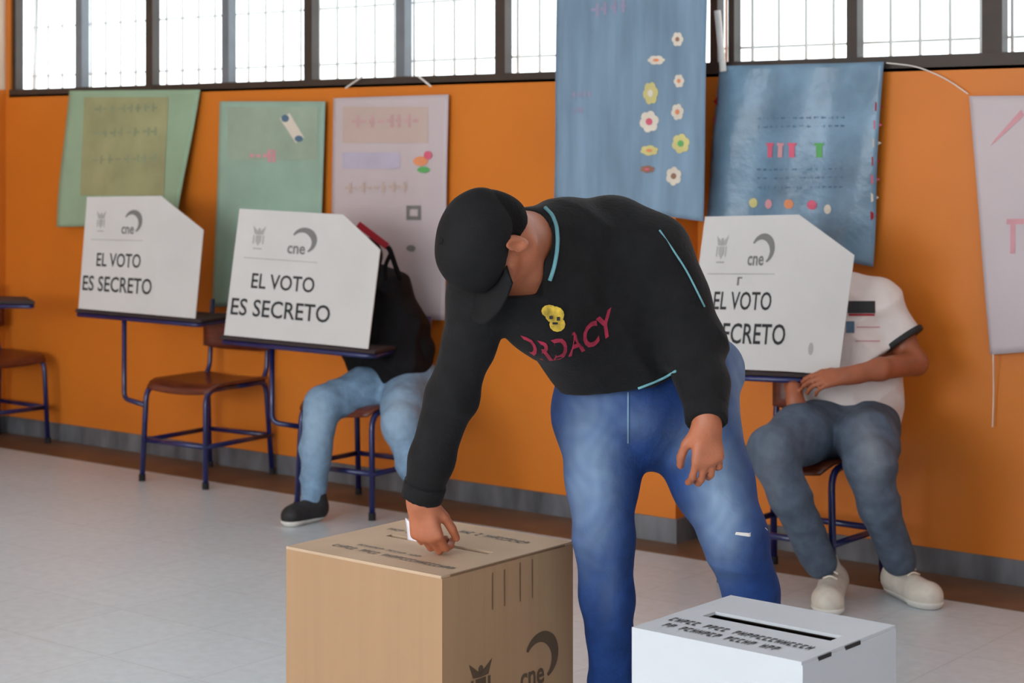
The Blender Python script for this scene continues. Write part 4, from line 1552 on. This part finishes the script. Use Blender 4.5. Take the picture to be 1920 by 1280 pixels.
# ---------------------------------------------------------------- seated voter in black
def voter_black():
    S = lambda x, y, z, r: (C(x, y, z), r)
    root_loc = base_of(700, 900, 7.8)
    hd = Head(C(676, 500, 7.95), (-0.45, 0.1, 0.85), (-0.75, 0.1, -0.6))
    torso = [S(748, 735, 7.82, 0.125), S(752, 690, 7.83, 0.118), S(748, 610, 7.86, 0.105), S(728, 545, 7.90, 0.085), S(708, 520, 7.93, 0.06)]
    torso2 = [S(720, 700, 7.88, 0.11), S(712, 620, 7.90, 0.11), S(700, 560, 7.95, 0.09)]
    neck = [S(706, 530, 7.93, 0.05), S(690, 512, 7.95, 0.052)]
    arm_n = [S(728, 548, 7.84, 0.070), S(712, 640, 7.80, 0.060), S(676, 682, 7.84, 0.052), S(640, 632, 7.96, 0.042)]
    arm_f = [S(690, 550, 8.00, 0.065), S(650, 630, 8.00, 0.05), S(600, 600, 7.95, 0.04)]
    leg_a = [S(755, 728, 7.84, 0.105), S(680, 732, 7.78, 0.090), S(606, 758, 7.66, 0.074), S(592, 840, 7.62, 0.060), S(588, 935, 7.58, 0.050)]
    leg_b = [S(762, 732, 7.80, 0.105), S(757, 770, 7.55, 0.088), S(752, 795, 7.42, 0.074), S(775, 870, 7.40, 0.058), S(800, 935, 7.42, 0.050)]
    chains = (torso, torso2, arm_n, arm_f, leg_a, leg_b)
    lo, hi = bb([p for c in chains for p, r in c] + [hd.c], 0.16)
    f = F(lo, hi, 0.006)
    for c_ in (torso, torso2, leg_a, leg_b):
        f.chain(c_, 0.03, sc=0.74)
    for c_ in (arm_n, arm_f):
        f.chain(c_, 0.015, sc=0.55)
    f.chain(neck, 0.03)
    hd.add(f)
    hand(f, arm_n[-1][0], (-0.8, 0.2, 0.5), (0, -0.5, 0.9), (0, 0.9, 0.3), curl=(0.3, 0.4, 0.3), L=0.175)
    hand(f, arm_f[-1][0], (-0.8, -0.1, 0.5), (0, 0.3, 0.9), (0, -0.9, 0.3), curl=(0.3, 0.4, 0.3), L=0.175)
    person = f.build('person', M['skin2'], origin=root_loc)
    tag(person, 'seated voter in black jacket and pale blue jeans, head hidden by the middle booth', 'person')
    g = F(hd.c - 0.16, hd.c + 0.16, 0.006)
    g.ell(hd.p(0, -0.014, 0.034), (0.083, 0.102, 0.090), hd.ax, 0.01)
    g.cut(hd.p(0, 0.06, 0.02), hd.f - hd.u * 0.3)
    g.cut(hd.p(0, 0, -0.04), -hd.u)
    g.build('hair', M['hair'], person)
    lo, hi = bb([p for c in (torso, torso2, arm_n, arm_f) for p, r in c], 0.16)
    g = F(lo, hi, 0.0065)
    for c_ in (torso, torso2):
        g.chain(c_, 0.04)
    g.chain(arm_n, 0.03)
    g.chain(arm_f, 0.03)
    g.creases(0.012, 18, 8, (0.7, 0.2, 0.5), 0.4)
    g.cut(C(740, 724, 7.7), (0.0, 0.0, -1.0), 0.28)
    g.cut(arm_n[-1][0], arm_n[-1][0] - arm_n[-2][0], 0.08)
    g.cut(arm_f[-1][0], arm_f[-1][0] - arm_f[-2][0], 0.08)
    g.build('jacket', M['jacket'], person)
    lo, hi = bb([p for c in (leg_a, leg_b) for p, r in c], 0.15)
    g = F(lo, hi, 0.006)
    g.chain(leg_a, 0.03)
    g.chain(leg_b, 0.03)
    g.cone(leg_a[0][0], leg_b[0][0] + np.array([0.03, 0.05, 0.02]), 0.115, 0.115, 0.03)
    g.creases(0.005, 24, 9, (0.3, 0.1, 1.0), 0.4)
    g.build('jeans', M['denim2'], person, fade=[(C(592, 800, 7.5), (0.06, 0.2, 0.15), 0.7), (C(745, 780, 7.3), (0.06, 0.3, 0.12), 0.7)])
    shoe(person, C(608, 962, 7.60) * (1, 1, 0), C(528, 985, 7.46) * (1, 1, 0), C(592, 925, 7.58), M['shoek'], M['sole'])
    shoe(person, C(800, 940, 7.50) * (1, 1, 0), C(806, 968, 7.26) * (1, 1, 0), C(800, 925, 7.42), M['shoek'], M['sole'])
    # backpack on the back with its strap drawn up
    bp = empty('backpack', base_of(775, 700, 7.85))
    tag(bp, 'black backpack on the seated voter in black, its red strap end raised', 'backpack')
    g = F(*bb([C(740, 520, 7.86), C(790, 720, 7.8)], 0.2), 0.0065)
    g.chain([S(742, 540, 7.86, 0.045), S(768, 610, 7.86, 0.075), S(776, 660, 7.84, 0.082), S(775, 695, 7.84, 0.070)], 0.03)
    g.folds(0.004, 45, 2)
    g.build('bag', M['jacket'], bp)
    MB().tube([P(752, 525, 7.80), P(742, 500, 7.80), P(731, 468, 7.80), P(726, 462, 7.80)], 0.011, round_=0.02).build('strap', M['jacket'], bp, smooth=True)
    MB().tube([P(733, 474, 7.80), P(722, 498, 7.80), P(724, 545, 7.80)], 0.009, round_=0.02).build('strap', M['jacket'], bp, smooth=True)
    a, b = P(671, 420, 7.80), P(726, 462, 7.80)
    d = unit(b - a)
    n = unit(np.cross(d, unit(np.array([SN, -CS, 0]))))
    if n[2] < 0:
        n = -n
    hw = 0.014
    MB().slab([a - n * hw, b - n * hw, b + n * hw, a + n * hw], 0.006).build('strap_end', M['red'], bp)


voter_black()


# ---------------------------------------------------------------- seated voter in white
def voter_white():
    S = lambda x, y, z, r: (C(x, y, z), r)
    root_loc = base_of(1580, 1000, 6.45)
    hd = Head(C(1528, 500, 6.52), (-0.35, -0.25, 0.9), (-0.5, -0.5, -0.75), 0.92)
    torso = [S(1592, 800, 6.52, 0.135), S(1592, 740, 6.52, 0.120), S(1592, 660, 6.52, 0.120), S(1585, 600, 6.52, 0.115), S(1575, 560, 6.52, 0.085)]
    torso2 = [S(1630, 790, 6.52, 0.098), S(1636, 730, 6.52, 0.09), S(1632, 650, 6.52, 0.095), S(1618, 590, 6.52, 0.098)]
    torso3 = [S(1553, 770, 6.50, 0.100), S(1540, 700, 6.50, 0.10), S(1540, 620, 6.50, 0.10)]
    neck = [S(1580, 548, 6.52, 0.055), S(1548, 522, 6.52, 0.053)]
    arm_s = [S(1600, 570, 6.52, 0.09), S(1644, 568, 6.50, 0.082), S(1690, 632, 6.46, 0.066)]
    arm_n = [S(1644, 570, 6.50, 0.05), S(1692, 640, 6.46, 0.045), S(1716, 680, 6.42, 0.042), S(1650, 692, 6.28, 0.037), S(1592, 704, 6.26, 0.029)]
    arm_f = [S(1530, 570, 6.45, 0.08), S(1490, 640, 6.50, 0.052), S(1484, 690, 6.48, 0.042), S(1490, 745, 6.32, 0.030)]
    leg_a = [S(1556, 802, 6.48, 0.110), S(1500, 815, 6.28, 0.098), S(1448, 845, 6.10, 0.078), S(1480, 930, 6.12, 0.064), S(1538, 1052, 6.22, 0.056)]
    leg_b = [S(1622, 802, 6.48, 0.110), S(1628, 830, 6.25, 0.098), S(1630, 868, 6.12, 0.080), S(1648, 950, 6.15, 0.064), S(1684, 1048, 6.26, 0.056)]
    chains = (torso, torso2, torso3, arm_n, arm_f, leg_a, leg_b)
    lo, hi = bb([p for c in chains for p, r in c] + [hd.c], 0.16)
    f = F(lo, hi, 0.0055)
    for c_ in (torso, torso2, torso3, leg_a, leg_b):
        f.chain(c_, 0.035, sc=0.8)
    f.chain(arm_n, 0.02)
    f.chain(arm_f, 0.02, sc=0.9)
    f.chain(neck, 0.03)
    hd.add(f)
    hand(f, arm_n[-1][0], (-1, -0.05, -0.12), (0.1, -0.7, 0.7), (0, 0.5, 0.9), curl=(0.35, 0.4, 0.3), L=0.172)
    hand(f, arm_f[-1][0], (0.05, -0.4, -0.8), (-0.2, -0.8, 0.3), (0.9, -0.1, 0), curl=(0.3, 0.35, 0.3), L=0.165)
    person = f.build('person', M['skin2'], origin=root_loc)
    tag(person, 'seated voter in white shirt, grey-blue jeans and off-white sneakers behind the rightmost booth', 'person')
    g = F(hd.c - 0.16, hd.c + 0.16, 0.006)
    g.ell(hd.p(0, -0.014, 0.034), (0.077, 0.094, 0.082), hd.ax, 0.01)
    g.cut(hd.p(0, 0.05, 0.02), hd.f - hd.u * 0.3)
    g.cut(hd.p(0, 0, -0.04), -hd.u)
    g.build('hair', M['hair'], person)
    lo, hi = bb([p for c in (torso, torso2, torso3, arm_s, arm_f[:2]) for p, r in c], 0.17)
    g = F(lo, hi, 0.0055)
    for c_ in (torso, torso2, torso3):
        g.chain(c_, 0.05)
    g.chain(arm_s, 0.03)
    g.chain([S(1545, 565, 6.48, 0.09), S(1495, 640, 6.50, 0.066)], 0.03)
    g.cone(C(1600, 545, 6.52), C(1625, 556, 6.52), 0.06, 0.06, 0.03)
    g.creases(0.008, 18, 14, (0.6, 0.1, 0.8), 0.4)
    ad = unit(arm_s[-1][0] - arm_s[-2][0])
    g.cut(C(1694, 640, 6.46), ad, 0.11)
    g.cut(C(1495, 645, 6.50), (-0.4, 0, -1), 0.10)
    g.cut(C(1600, 792, 6.45), (-0.22, 0.0, -1.0), 0.30)
    ts = g.build('shirt', M['tee'], person)
    # black sleeve band
    gg = F(*bb([arm_s[-1][0]], 0.13), 0.0045)
    c0 = C(1694, 640, 6.46)
    gg.cone(arm_s[-2][0], arm_s[-1][0] + ad * 0.05, 0.097, 0.076, 0)
    gg.cut(c0 + ad * 0.004, ad)
    gg.cut(c0 - ad * 0.016, -ad)
    gg.build('sleeve_band', M['inkk'], ts)
    dec = lambda x0, y0, x1, y1: dense(x0, y0, x1, y1, 6, 4)
    decal('chest_print', [dec(1589, 564, 1641, 587)], M['inkk'], ts)
    decal('chest_print', [dec(1591, 588, 1640, 592)], M['red'], ts)
    decal('chest_print', [dec(1586, 602, 1602, 624)], M['inkblue'], ts)
    decal('printed_line', [dec(1606, 612, 1650, 614), dec(1604, 638, 1650, 640)], M['pinkf'], ts)
    lo, hi = bb([p for c in (leg_a, leg_b) for p, r in c], 0.16)
    g = F(lo, hi, 0.0055)
    g.chain(leg_a, 0.03)
    g.chain(leg_b, 0.03)
    g.cone(leg_a[0][0], leg_b[0][0], 0.12, 0.12, 0.03)
    g.creases(0.006, 22, 19, (0.4, 0.2, 1.0), 0.4)
    g.build('jeans', M['denim3'], person, fade=[(C(1640, 850, 6.0), (0.045, 0.3, 0.13), 0.8), (C(1450, 880, 6.0), (0.04, 0.3, 0.12), 0.4)])
    shoe(person, C(1566, 1080, 6.34) * (1, 1, 0), C(1548, 1128, 6.02) * (1, 1, 0), C(1545, 1046, 6.24), M['shoew'], M['sole'], 1.12, M['cream'])
    shoe(person, C(1668, 1085, 6.36) * (1, 1, 0), C(1752, 1120, 6.10) * (1, 1, 0), C(1686, 1046, 6.29), M['shoew'], M['sole'], 1.12, M['cream'])


voter_white()
